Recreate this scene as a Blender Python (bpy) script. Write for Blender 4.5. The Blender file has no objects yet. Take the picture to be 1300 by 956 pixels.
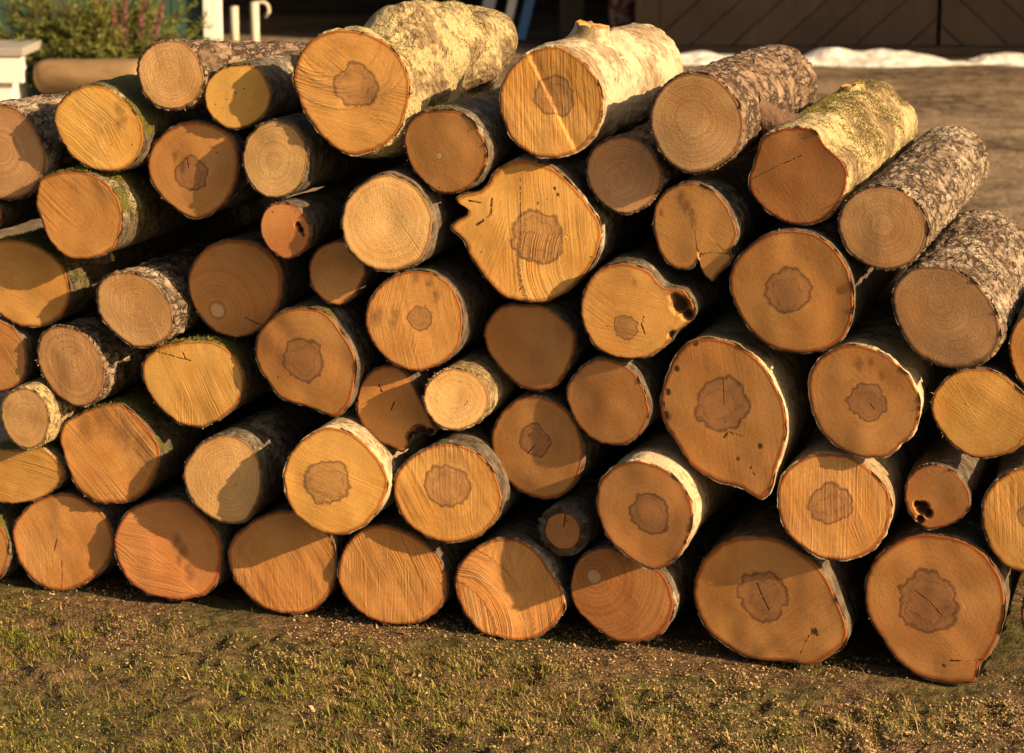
import bpy, math, random
import numpy as np
from mathutils import Vector, Matrix

R_ = math.radians
scene = bpy.context.scene
COL = scene.collection
# ------------------------------------------------------------------ camera
FPX, CX, CY, CAMH = 2900.0, 650.0, 433.0, 1.4
PITCH, LOGAZ = R_(12.3), R_(18.0)
cam_d = bpy.data.cameras.new('camera'); cam = bpy.data.objects.new('camera', cam_d); COL.objects.link(cam)
cam.location = (0, 0, CAMH); cam.rotation_euler = (math.pi / 2 - PITCH, 0, 0)
cam_d.sensor_width = 36.0; cam_d.lens = FPX / 1300 * 36.0
cam_d.shift_y = -45.0 / 1300
cam_d.clip_start = 0.05; cam_d.clip_end = 2000
cam_d.dof.use_dof = True; cam_d.dof.focus_distance = 3.85; cam_d.dof.aperture_fstop = 8.0
scene.camera = cam
scene.render.resolution_x = 1024; scene.render.resolution_y = 753
# ------------------------------------------------------------------ world, sun, exposure
SUN_EL, SUN_GRAZE = R_(24.0), R_(13.0)
ax = Vector((math.sin(LOGAZ), math.cos(LOGAZ), 0)); rx = Vector((math.cos(LOGAZ), -math.sin(LOGAZ), 0))
sh = rx * math.cos(SUN_GRAZE) - ax * math.sin(SUN_GRAZE)
to_sun = (sh * math.cos(SUN_EL) + Vector((0, 0, math.sin(SUN_EL)))).normalized()
world = bpy.data.worlds.new('World'); scene.world = world; world.use_nodes = True
nt = world.node_tree; bg = nt.nodes['Background']
sky = nt.nodes.new('ShaderNodeTexSky'); sky.sky_type = 'NISHITA'; sky.sun_disc = False
sky.sun_elevation = SUN_EL; sky.sun_rotation = math.atan2(to_sun.x, to_sun.y)
sky.dust_density = 3.0; sky.ozone_density = 0.6
nt.links.new(sky.outputs[0], bg.inputs[0]); bg.inputs[1].default_value = 0.078
sun_d = bpy.data.lights.new('sun', 'SUN'); sun_d.energy = 5.0; sun_d.angle = R_(0.55); sun_d.color = (1.0, 0.80, 0.56)
sun = bpy.data.objects.new('sun', sun_d); COL.objects.link(sun); sun.location = (6, -4, 6)
sun.rotation_euler = to_sun.to_track_quat('Z', 'Y').to_euler()
vs = scene.view_settings
vs.view_transform = 'Standard'; vs.look = 'None'; vs.gamma = 1.0; vs.use_curve_mapping = False
vs.exposure = 0.76
vs.use_white_balance = True; vs.white_balance_temperature = 8300; vs.white_balance_tint = 14

# ------------------------------------------------------------------ helpers
def vnoise(P, seed=0):
    P = np.asarray(P, float); i = np.floor(P).astype(np.int64); f = P - i; f = f * f * (3 - 2 * f)
    def h(x, y, z):
        n = (x * 374761393 + y * 668265263 + z * 2147483647 + seed * 1274126177) & 0xFFFFFFFF
        n = ((n ^ (n >> 13)) * 1274126177) & 0xFFFFFFFF
        n = ((n ^ (n >> 16)) * 2246822519) & 0xFFFFFFFF
        return ((n ^ (n >> 15)) & 0xFFFFFF) / float(0xFFFFFF)
    r = 0
    for dx in (0, 1):
        for dy in (0, 1):
            for dz in (0, 1):
                w = (f[..., 0] if dx else 1 - f[..., 0]) * (f[..., 1] if dy else 1 - f[..., 1]) * (f[..., 2] if dz else 1 - f[..., 2])
                r = r + w * h(i[..., 0] + dx, i[..., 1] + dy, i[..., 2] + dz)
    return r
def fbm(P, seed=0, oct=3):
    P = np.asarray(P, float); s = 0; a = .5; t = 0
    for o in range(oct):
        s = s + a * vnoise(P * 2 ** o, seed + o * 17); t += a; a *= .5
    return s / t
def mesh_obj(name, verts, faces, mat, parent=None, smooth=True, attrs=None, loc=None):
    me = bpy.data.meshes.new(name); verts = np.asarray(verts, np.float32).reshape(-1, 3)
    fl = [faces] if isinstance(faces, np.ndarray) else faces
    if isinstance(faces, np.ndarray) or (len(faces) and isinstance(faces[0], np.ndarray)):      # arrays of triangles or quads
        tot = np.concatenate([np.full(len(f), f.shape[1]) for f in fl]); lv = np.concatenate([f.ravel() for f in fl])
    else:
        tot = np.array([len(f) for f in faces]); lv = np.array([i for f in faces for i in f])
    me.vertices.add(len(verts)); me.vertices.foreach_set('co', verts.ravel())
    me.loops.add(len(lv)); me.loops.foreach_set('vertex_index', lv.astype(np.int32))
    me.polygons.add(len(tot)); me.polygons.foreach_set('loop_start', np.r_[0, np.cumsum(tot)[:-1]].astype(np.int32))
    me.polygons.foreach_set('use_smooth', np.full(len(tot), smooth)); me.update(calc_edges=True)
    for n, a in (attrs or {}).items():
        a = np.asarray(a, np.float32)
        at = me.attributes.new(n, 'FLOAT' if a.ndim == 1 else 'FLOAT_VECTOR', 'POINT')
        at.data.foreach_set('value' if a.ndim == 1 else 'vector', a.ravel())
    if mat is not None: me.materials.append(mat)
    o = bpy.data.objects.new(name, me); COL.objects.link(o)
    if parent is not None: o.parent = parent
    if loc is not None: o.location = loc
    return o
def tag(o, label=None, cat=None, group=None, kind=None):
    if label: o['label'] = label
    if cat: o['category'] = cat
    if group: o['group'] = group
    if kind: o['kind'] = kind
    return o
def empty(name, loc=(0, 0, 0), rz=0.0):
    o = bpy.data.objects.new(name, None); o.empty_display_size = .05; COL.objects.link(o)
    o.location = loc; o.rotation_euler = (0, 0, rz); return o
CUBE_F = [(0, 3, 2, 1), (4, 5, 6, 7), (0, 1, 5, 4), (1, 2, 6, 5), (2, 3, 7, 6), (3, 0, 4, 7)]
def box_v(x0, x1, y0, y1, z0, z1):
    return [(x0, y0, z0), (x1, y0, z0), (x1, y1, z0), (x0, y1, z0), (x0, y0, z1), (x1, y0, z1), (x1, y1, z1), (x0, y1, z1)]
def box(name, b, mat, parent=None, bevel=.004):
    o = mesh_obj(name, box_v(*b), CUBE_F, mat, parent, smooth=False)
    if bevel:
        m = o.modifiers.new('bevel', 'BEVEL'); m.width = bevel; m.segments = 2
    return o
def tube(path, rad, n=10, cap=True):
    path = np.array(path, float); m = len(path); rad = np.ones(m) * rad if np.isscalar(rad) else np.array(rad)
    V, Fc = [], []
    for i in range(m):
        t = path[min(i + 1, m - 1)] - path[max(i - 1, 0)]; t /= np.linalg.norm(t)
        u = np.cross(t, [0.31, 0.17, 0.93] if abs(t[2]) < .9 else [1, 0, 0]); u /= np.linalg.norm(u); w = np.cross(t, u)
        for j in range(n):
            a = 2 * math.pi * j / n; V.append(path[i] + rad[i] * (math.cos(a) * u + math.sin(a) * w))
    for i in range(m - 1):
        for j in range(n): Fc.append((i * n + j, i * n + (j + 1) % n, (i + 1) * n + (j + 1) % n, (i + 1) * n + j))
    if cap: Fc += [tuple(range(n))[::-1], tuple((m - 1) * n + j for j in range(n))]
    return V, Fc
# node-graph helper
class NG:
    def __init__(s, name):
        s.m = bpy.data.materials.new(name); s.m.use_nodes = True; s.t = s.m.node_tree
        s.b = s.t.nodes['Principled BSDF']; s.out = s.t.nodes['Material Output']
        s.b.inputs['Specular IOR Level'].default_value = .25; s.b.inputs['Roughness'].default_value = .8
    def put(s, sock, v):
        if isinstance(v, bpy.types.NodeSocket): s.t.links.new(v, sock)
        elif v is not None:
            if isinstance(v, (tuple, list)) and len(v) == 3 and sock.type == 'RGBA': v = (*v, 1)
            sock.default_value = v
    def n(s, typ, **k):
        nd = s.t.nodes.new('ShaderNode' + typ)
        for a, v in k.items(): setattr(nd, a, v)
        return nd
    def attr(s, name, out='Fac', typ='GEOMETRY'):
        nd = s.n('Attribute', attribute_name=name, attribute_type=typ); return nd.outputs[out]
    def math(s, op, a, b=None, c=None, clamp=False):
        nd = s.n('Math', operation=op, use_clamp=clamp); s.put(nd.inputs[0], a)
        if b is not None: s.put(nd.inputs[1], b)
        if c is not None: s.put(nd.inputs[2], c)
        return nd.outputs[0]
    def vmath(s, op, a, b=None, sc=None):
        nd = s.n('VectorMath', operation=op); s.put(nd.inputs[0], a)
        if b is not None: s.put(nd.inputs[1], b)
        if sc is not None: s.put(nd.inputs['Scale'], sc)
        return nd.outputs[0]
    def noise(s, vec, scale, detail=3.0, rough=.55, out=0, dist=0.0):
        nd = s.n('TexNoise'); s.put(nd.inputs['Vector'], vec); s.put(nd.inputs['Scale'], scale)
        nd.inputs['Detail'].default_value = detail; nd.inputs['Roughness'].default_value = rough; nd.inputs['Distortion'].default_value = dist
        return nd.outputs[out]
    def voro(s, vec, scale, feature='F1', out=0, rnd=1.0):
        nd = s.n('TexVoronoi', feature=feature); s.put(nd.inputs['Vector'], vec); s.put(nd.inputs['Scale'], scale); nd.inputs['Randomness'].default_value = rnd
        return nd.outputs[out]
    def ss(s, v, lo, hi, a=0.0, b=1.0):
        nd = s.n('MapRange', interpolation_type='SMOOTHSTEP'); s.put(nd.inputs[0], v); s.put(nd.inputs[1], lo); s.put(nd.inputs[2], hi)
        nd.inputs[3].default_value = a; nd.inputs[4].default_value = b; return nd.outputs[0]
    def lin(s, v, lo, hi, a=0.0, b=1.0):
        nd = s.n('MapRange'); s.put(nd.inputs[0], v); s.put(nd.inputs[1], lo); s.put(nd.inputs[2], hi)
        nd.inputs[3].default_value = a; nd.inputs[4].default_value = b; return nd.outputs[0]
    def mix(s, f, a, b, mode='MIX'):
        nd = s.n('Mix', data_type='RGBA', blend_type=mode); s.put(nd.inputs[0], f); s.put(nd.inputs[6], a); s.put(nd.inputs[7], b); return nd.outputs[2]
    def comb(s, x, y, z):
        nd = s.n('CombineXYZ'); s.put(nd.inputs[0], x); s.put(nd.inputs[1], y); s.put(nd.inputs[2], z); return nd.outputs[0]
    def sep(s, v):
        nd = s.n('SeparateXYZ'); s.put(nd.inputs[0], v); return nd.outputs
    def coord(s): return s.n('TexCoord').outputs['Object']
    def done(s, col, height=None, rough=.8, strength=1.0):
        s.put(s.b.inputs['Base Color'], col); s.put(s.b.inputs['Roughness'], rough)
        if height is not None:
            nd = s.n('Bump'); nd.inputs['Strength'].default_value = strength; nd.inputs['Distance'].default_value = 1.0
            s.put(nd.inputs['Height'], height); s.t.links.new(nd.outputs[0], s.b.inputs['Normal'])
        return s.m

# ---- measured outlines
TILE = {'A': (0, 0, 2.9545), 'B': (360, 0, 2.9545), 'C': (800, 0, 2.6), 'D': (0, 220, 2.9545), 'E': (400, 220, 2.9545),
        'F': (800, 220, 2.6), 'G': (0, 540, 2.8114), 'H': (400, 540, 2.8114), 'I': (800, 540, 2.6), 'P': (0, 0, 1.0)}
# outline of each cut face, measured clockwise from its top
OUT = {
1: 'A -10,382 60,400 115,447 155,510 180,585 172,650 135,715 80,748 10,755 -70,735 -140,680 -175,600 -170,510 -130,440 -75,395',
2: 'A 345,313 400,325 450,360 495,405 525,460 535,520 520,580 485,625 430,648 370,645 310,620 265,580 230,520 207,460 208,415 235,370 285,328',
3: 'A 735,450 800,462 850,490 885,530 902,590 900,650 880,710 840,770 790,810 735,825 680,805 625,765 585,720 555,665 548,610 560,560 595,510 640,475 690,455',
4: 'D 240,-12 290,-15 345,0 400,30 435,75 458,130 460,190 448,250 425,290 370,320 310,328 260,322 215,290 175,235 155,175 133,120 135,65 150,20 190,0',
5: 'A 640,143 690,155 730,190 755,240 768,290 760,340 730,385 690,410 640,418 590,405 550,370 525,320 514,270 520,215 550,175 595,150',
6: 'A 895,238 950,245 990,285 1013,340 1013,390 990,435 950,470 900,488 855,485 810,455 778,410 768,360 775,310 800,275 840,248',
7: 'A 1020,445 1080,455 1125,490 1155,550 1157,610 1140,680 1105,725 1050,748 1000,745 955,715 920,660 905,600 910,545 935,495 975,460',
8: 'D 1060,107 1110,120 1145,155 1168,200 1165,250 1140,295 1095,322 1060,325 1010,290 980,240 973,190 985,145 1015,115',
9: 'P -22,247 -8,251 2,262 4,273 0,286 -10,296 -24,298 -38,292 -47,278 -46,262 -37,251',
10: 'D 50,243 110,255 170,285 220,330 250,385 262,440 250,500 215,550 165,580 110,583 50,570 0,535 -50,490 -85,430 -90,370 -75,310 -40,265 0,246',
11: 'D 450,363 500,365 560,395 610,445 645,500 655,560 640,610 600,645 540,663 490,655 440,620 395,575 365,520 358,460 370,410 405,375',
12: 'D 890,242 960,255 1020,295 1055,355 1062,430 1040,510 1000,570 940,610 880,622 820,605 765,560 725,500 705,430 710,370 735,315 780,270 835,248',
13: 'D 215,568 270,575 330,610 375,665 400,725 400,790 380,845 340,875 290,880 235,855 185,810 145,745 128,680 140,620 170,580',
14: 'D 0,548 50,580 90,630 103,690 95,760 60,805 10,822 -50,815 -110,770 -140,700 -130,630 -90,575 -40,550',
15: 'P 30,490 45,494 58,508 64,527 62,548 52,566 38,572 22,568 8,552 0,530 2,508 14,495',
16: 'D 740,625 800,632 855,665 895,715 913,775 908,830 880,880 840,920 780,950 740,958 680,945 620,900 570,840 540,780 533,730 545,690 590,650 660,630',
17: 'P 382,389 406,391 422,402 437,420 450,440 456,464 452,491 446,514 430,530 412,527 394,520 372,514 352,505 338,487 325,468 319,449 324,425 340,405 358,393',
18: 'P 150,512 170,525 188,545 200,565 203,580 198,600 185,625 165,638 140,641 120,636 100,620 88,598 80,575 76,555 82,535 100,525 120,516',
19: 'P 30,570 50,567 68,580 81,599 76,615 60,630 40,638 16,641 -10,636 -30,622 -38,600 -30,580 -10,568 10,568',
20: 'G 215,240 270,250 330,285 375,330 402,390 403,450 375,510 320,560 260,590 210,597 150,580 105,540 70,490 48,420 45,360 75,310 130,262',
21: 'G 600,258 660,270 720,320 770,385 790,440 788,510 770,570 730,610 650,630 580,620 510,595 455,550 425,490 407,430 415,370 440,320 480,285 540,265',
22: 'G 815,28 870,50 910,95 933,160 935,220 915,290 880,345 830,362 780,350 730,320 685,270 658,210 655,150 680,100 720,55 770,32',
23: 'G 1010,300 1080,310 1140,345 1180,395 1200,470 1200,540 1170,610 1130,655 1090,675 1010,678 940,655 880,610 835,550 812,480 820,420 860,370 920,325',
24: 'P 413,541 430,543 450,552 470,571 485,593 491,615 485,640 471,661 453,675 432,681 409,677 386,663 369,642 361,610 363,590 370,572 391,551',
26: 'B 220,107 280,110 350,135 410,180 450,240 472,300 470,370 455,440 430,500 380,550 310,582 250,588 190,560 140,510 90,440 55,370 38,300 45,240 75,180 120,135 170,112',
27: 'B 580,405 650,408 710,440 745,490 768,545 772,590 755,640 720,690 670,722 610,733 560,720 510,680 470,630 448,570 441,515 460,460 500,425 540,410',
28: 'B 1000,168 1060,180 1120,220 1165,270 1195,340 1200,410 1180,480 1140,540 1090,580 1020,598 970,598 910,575 860,530 825,460 810,390 815,330 840,270 880,220 930,185',
29: 'P 790,171 810,174 828,188 840,208 843,225 838,245 825,262 805,272 785,272 765,262 750,245 742,225 742,205 752,186 770,175',
30: 'P 485,219 505,222 526,234 541,254 549,274 549,290 545,310 537,330 520,341 498,347 474,343 454,330 440,311 434,288 436,264 444,247 461,230',
31: 'P 425,305 438,306 452,318 462,333 466,346 460,360 450,378 438,387 425,389 408,381 396,366 391,348 393,330 404,313',
32: 'P 661,200 681,205 705,215 726,234 742,254 756,274 762,290 762,308 755,332 738,355 718,374 698,384 681,386 661,384 640,378 623,362 606,338 596,322 592,308 584,300 574,289 577,280 590,272 594,266 582,258 579,250 590,244 606,241 618,232 625,220 640,207',
33: 'P 785,332 806,333 825,342 840,360 852,364 868,366 878,378 884,392 882,405 870,415 858,425 850,437 830,452 812,457 785,456 760,445 745,425 736,400 738,375 748,352 765,338',
34: 'E 380,360 440,370 500,410 540,470 555,540 550,620 530,670 480,715 410,745 340,740 270,700 220,640 190,570 190,510 215,450 260,400 320,368',
35: 'E 780,488 860,490 920,525 970,570 990,620 975,690 940,760 890,810 820,820 760,805 710,765 660,710 630,660 622,600 640,550 680,505 730,488',
36: 'P 762,453 789,459 810,474 823,498 828,520 822,540 810,556 790,565 765,565 742,553 728,538 718,518 714,500 722,480 740,462',
37: 'P 491,462 512,469 525,487 535,508 545,528 553,546 546,555 534,551 525,555 520,564 512,574 500,570 480,562 462,545 452,522 453,500 458,485 470,470',
38: 'P 570,466 588,468 605,476 617,492 621,508 617,525 605,540 585,548 565,546 548,533 538,512 540,490 552,474',
39: 'P 681,501 700,505 720,517 735,535 743,560 742,588 734,611 720,627 699,635 674,633 652,622 633,604 622,576 620,553 630,530 645,513 662,503',
40: 'H 440,62 510,65 570,90 620,140 655,210 665,280 645,340 600,390 550,415 480,425 420,412 360,375 310,320 285,250 285,190 310,140 360,95',
41: 'H 240,353 310,370 380,410 430,460 465,530 472,600 450,650 400,695 330,718 260,715 190,690 130,640 90,580 80,520 95,450 130,395 180,360',
42: 'H 650,400 720,405 790,450 840,520 880,590 890,650 860,710 810,755 740,775 660,765 590,740 540,680 510,620 498,560 510,500 550,450 600,415',
43: 'H 880,280 930,290 970,330 983,375 970,430 930,468 880,475 830,455 795,410 787,365 805,315 840,288',
44: 'P 758,694 780,696 800,706 825,716 845,730 856,755 857,775 848,797 828,812 800,818 775,812 750,795 732,778 723,755 724,730 735,708',
45: 'P 805,584 830,588 855,600 873,620 883,645 882,668 873,690 858,712 835,724 810,718 790,704 770,685 757,660 753,635 760,610 778,593',
46: 'F 200,28 260,45 310,85 345,140 362,200 348,240 335,262 348,278 330,300 300,330 275,358 248,345 232,315 224,288 210,312 180,325 130,310 95,270 75,210 67,150 80,95 120,50 160,32',
47: 'F 530,183 600,190 660,225 710,280 740,350 745,430 735,500 700,555 650,585 580,597 500,592 430,560 370,500 335,430 318,370 330,310 370,255 430,210 480,188',
48: 'C 230,235 290,255 340,300 375,360 382,420 370,480 330,530 270,565 200,577 140,555 90,500 60,430 58,370 80,310 120,265 170,240',
49: 'C 580,415 620,430 655,480 700,515 725,560 720,620 690,680 640,730 570,748 500,735 430,690 390,640 382,590 400,540 412,500 430,455 480,425 530,415',
50: 'F 840,35 900,50 950,90 985,150 988,210 965,265 920,305 850,325 780,310 720,270 690,215 680,160 700,100 740,60 790,38',
51: 'F 1000,303 1080,315 1150,360 1200,420 1230,500 1225,570 1180,620 1100,648 1020,640 940,600 890,530 860,450 860,390 890,340 940,310',
52: 'P 1322,392 1345,402 1360,425 1364,450 1355,478 1335,495 1310,495 1293,484 1283,462 1280,436 1287,412 1302,396',
53: 'P 1242,466 1265,470 1285,483 1303,503 1312,525 1308,550 1295,570 1270,581 1242,584 1220,575 1200,557 1187,538 1181,518 1187,495 1205,476 1222,468',
54: 'P 896,428 923,432 954,447 977,470 992,497 1001,524 1002,550 997,572 988,598 981,622 970,634 957,629 944,621 931,618 912,613 890,603 873,590 858,567 844,547 835,530 834,510 842,478 858,447 877,432',
55: 'P 1080,436 1108,441 1135,455 1158,478 1171,505 1169,531 1160,552 1146,565 1127,580 1100,582 1077,577 1054,563 1038,546 1027,520 1023,490 1030,465 1050,446',
56: 'I 670,90 740,105 800,150 850,210 868,270 855,340 820,400 770,435 700,450 630,440 570,405 520,360 490,300 482,240 490,180 530,130 590,97',
57: 'I 1000,125 1060,140 1110,185 1130,240 1115,290 1080,320 1030,340 980,347 940,320 910,280 900,230 910,180 950,140',
58: 'P 1310,588 1335,592 1355,610 1368,640 1370,675 1358,708 1335,726 1305,730 1277,721 1256,697 1245,660 1247,634 1261,611 1285,595',
59: 'I 400,365 480,370 550,400 620,450 665,510 700,590 722,650 722,710 680,750 620,788 570,791 545,785 500,785 440,785 370,770 300,730 240,680 205,600 200,540 215,480 250,430 310,385',
60: 'I 990,358 1080,370 1150,400 1210,460 1240,530 1245,610 1225,690 1186,762 1160,782 1157,812 1145,842 1100,850 1040,850 960,835 890,790 830,720 785,650 765,580 775,500 810,440 870,390 930,365',
61: 'P 1350,715 1375,722 1395,745 1402,775 1392,808 1368,830 1340,834 1314,822 1298,796 1297,765 1308,737 1328,720',
62: 'P -48,640 -20,648 2,668 12,695 8,722 -8,742 -35,748 -65,738 -88,715 -95,685 -85,660 -68,645',
}
def outline(k):
    t = OUT[k].split(); ox, oy, s = TILE[t[0]]
    return [(ox + float(a.split(',')[0]) / s, oy + float(a.split(',')[1]) / s) for a in t[1:]]

# ------------------------------------------------------------------ materials
def cut_wood(name, c_a, c_b, c_heart, c_rim, dust, ring_w):
    g = NG(name)
    rim, hd, sd = g.attr('rim'), g.attr('heart_field'), g.attr('mark_field')
    saw = g.sep(g.attr('saw', 'Vector')); tone = g.sep(g.attr('tone', 'Vector')); ringd = g.attr('ring_dist')
    P = g.vmath('ADD', g.coord(), g.comb(g.math('MULTIPLY', tone[2], 3.1), g.math('MULTIPLY', tone[2], 7.3), 0.0))
    blotch = g.noise(P, 9, 3); fine = g.noise(P, 170, 3, .65); fuzz = g.noise(P, 430, 3, .75)
    # strokes the saw left
    wob = g.math('MULTIPLY', g.math('SUBTRACT', g.noise(P, 14, 2), .5), .010)
    v = g.math('ADD', saw[1], wob)
    sv = g.comb(g.math('MULTIPLY', saw[0], 5.0), g.math('MULTIPLY', v, 300.0), tone[2])
    # a second pass of the saw at another angle over part of the face
    u2 = g.math('SUBTRACT', g.math('MULTIPLY', saw[0], .90), g.math('MULTIPLY', v, .43)); v2 = g.math('ADD', g.math('MULTIPLY', saw[0], .43), g.math('MULTIPLY', v, .90))
    turn = g.ss(g.noise(P, 6.0, 1), .50, .56)
    s1 = g.noise(sv, 1.0, 3, .6); s2 = g.noise(g.comb(g.math('MULTIPLY', u2, 5.0), g.math('MULTIPLY', v2, 260.0), tone[2]), 1.0, 3, .6)
    streak = g.math('ADD', g.math('MULTIPLY', s1, g.math('SUBTRACT', 1.0, turn)), g.math('MULTIPLY', s2, turn))
    # a few long scratches that stand proud
    scr = g.ss(g.noise(g.comb(g.math('MULTIPLY', u2, 3.0), g.math('MULTIPLY', v2, 330.0), g.math('ADD', tone[2], 4.0)), 1.0, 1, .5), .70, .76)
    sv2 = g.comb(g.math('MULTIPLY', saw[0], 2.2), g.math('MULTIPLY', v, 46.0), tone[2])
    band = g.noise(sv2, 1.0, 2, .5)
    where = g.ss(g.noise(P, 7.5, 2), .36, .62)
    amp = g.math('MULTIPLY', saw[2], g.math('ADD', g.math('MULTIPLY', where, .8), .2))
    # growth rings
    rn = g.math('ADD', ringd, g.math('MULTIPLY', g.math('SUBTRACT', g.noise(P, 22, 2), .5), .006))
    rings = g.noise(g.comb(g.math('MULTIPLY', rn, 420.0), tone[2], 0.0), 1.0, 2, .5)
    col = g.mix(g.ss(blotch, .3, .70), c_a, c_b)
    col = g.mix(g.ss(g.noise(P, 26, 4, .65), .52, .78, 0.0, .34), col, g.mix(1.0, col, (1.22, 1.30, 1.4), 'MULTIPLY'))
    col = g.mix(g.math('MULTIPLY', g.ss(rings, .38, .66), g.math('MULTIPLY', g.attr('ring_amount'), ring_w)), col, g.mix(1.0, col, (.62, .5, .38), 'MULTIPLY'))
    col = g.mix(g.math('MULTIPLY', g.ss(streak, .42, .72), g.math('MULTIPLY', amp, .26)), col, g.mix(1.0, col, (.72, .6, .48), 'MULTIPLY'))
    col = g.mix(g.math('MULTIPLY', g.ss(band, .5, .75), g.math('MULTIPLY', amp, .20)), col, g.mix(.55, col, (.86, .66, .36)))
    col = g.mix(g.math('MULTIPLY', g.ss(fine, .48, .8), .30), col, g.mix(1.0, col, (.66, .52, .4), 'MULTIPLY'))
    col = g.mix(g.math('MULTIPLY', scr, g.math('MULTIPLY', amp, .6)), col, (.82, .62, .34))
    col = g.mix(g.math('MULTIPLY', g.ss(g.noise(P, 420, 2, .6), .5, .72), .22), col, g.mix(1.0, col, (.7, .58, .46), 'MULTIPLY'))
    # faint grey-brown stains
    st = g.ss(g.noise(g.vmath('MULTIPLY', P, (1.0, 1.0, .45)), 13, 4, .65), .54, .76)
    col = g.mix(g.math('MULTIPLY', st, .50), col, (.30, .155, .068))
    # heart stain with a darker lobed margin
    hw = g.math('ADD', hd, g.math('MULTIPLY', g.math('SUBTRACT', g.noise(P, 62, 3, .6), .5), .42))
    hm = g.ss(hw, .93, 1.03, 1.0, 0.0)
    hcol = g.mix(g.ss(g.noise(P, 60, 3), .3, .7), c_heart, g.mix(.4, c_heart, c_b))
    col = g.mix(g.math('MULTIPLY', hm, .62), col, hcol)
    edge = g.math('MULTIPLY', g.ss(hw, .86, .97), g.ss(hw, .98, 1.08, 1.0, 0.0))
    col = g.mix(g.math('MULTIPLY', edge, .72), col, (.13, .058, .028))
    hw2 = g.math('ADD', hd, g.math('MULTIPLY', g.math('SUBTRACT', g.noise(P, 34, 3), .5), 1.5))
    e2 = g.math('MULTIPLY', g.ss(hw2, .56, .62), g.math('MULTIPLY', g.ss(hw2, .63, .70, 1.0, 0.0), hm))
    col = g.mix(g.math('MULTIPLY', e2, .40), col, (.15, .066, .03))
    # pale sawdust clinging to the cut
    d = g.math('MULTIPLY', g.ss(fuzz, .56, .70), g.ss(g.noise(P, 11, 3), .36, .62))
    col = g.mix(g.math('MULTIPLY', d, dust), col, (.80, .66, .44))
    ey = g.math('ADD', g.attr('eye_field'), g.math('MULTIPLY', g.math('SUBTRACT', g.noise(P, 90, 2), .5), .3))
    col = g.mix(g.ss(ey, .7, 1.05, .55, 0.0), col, (.78, .58, .36))
    col = g.mix(g.math('MULTIPLY', g.ss(ey, .95, 1.1), g.ss(ey, 1.15, 1.35, .45, 0.0)), col, (.24, .12, .055))
    # rot, cracks, knots
    mw = g.math('ADD', sd, g.math('MULTIPLY', g.math('SUBTRACT', g.noise(P, 260, 4, .7), .5), 1.25))
    col = g.mix(g.ss(mw, .55, 1.30, .93, 0.0), col, (.050, .022, .011))
    stf = g.math('ADD', g.attr('stain_field'), g.math('MULTIPLY', g.math('SUBTRACT', g.noise(P, 120, 4, .65), .5), 2.2))
    col = g.mix(g.ss(stf, .2, 1.7, .55, 0.0), col, (.13, .062, .03))
    # inner bark line round the rim
    rw = g.math('ADD', rim, g.math('MULTIPLY', g.math('SUBTRACT', g.noise(P, 75, 3), .5), .030))
    col = g.mix(g.ss(rw, .925, .972, 0.0, .88), col, c_rim)
    # this log's own tone
    hsv = g.n('HueSaturation'); g.put(hsv.inputs['Hue'], g.math('ADD', tone[1], .5)); g.put(hsv.inputs['Value'], tone[0]); g.put(hsv.inputs['Color'], col)
    h = g.math('MULTIPLY', g.math('MULTIPLY', streak, amp), .0022)
    h = g.math('ADD', h, g.math('MULTIPLY', g.math('MULTIPLY', band, amp), .0036))
    h = g.math('ADD', h, g.math('MULTIPLY', g.math('MULTIPLY', scr, amp), .0012))
    h = g.math('ADD', h, g.math('MULTIPLY', fine, .00036))
    h = g.math('ADD', h, g.math('MULTIPLY', fuzz, .00012 + .0008 * dust))
    h = g.math('ADD', h, g.math('MULTIPLY', g.ss(mw, .35, 1.25), .003))
    return g.done(hsv.outputs[0], h, .78)
CUT = {'a': cut_wood('alder_cut_wood', (.64, .325, .104), (.56, .250, .070), (.27, .128, .070), (.30, .085, .018), .22, .22),
       's': cut_wood('spruce_cut_wood', (.66, .40, .175), (.56, .30, .112), (.30, .16, .08), (.20, .095, .04), .75, .50)}

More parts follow.
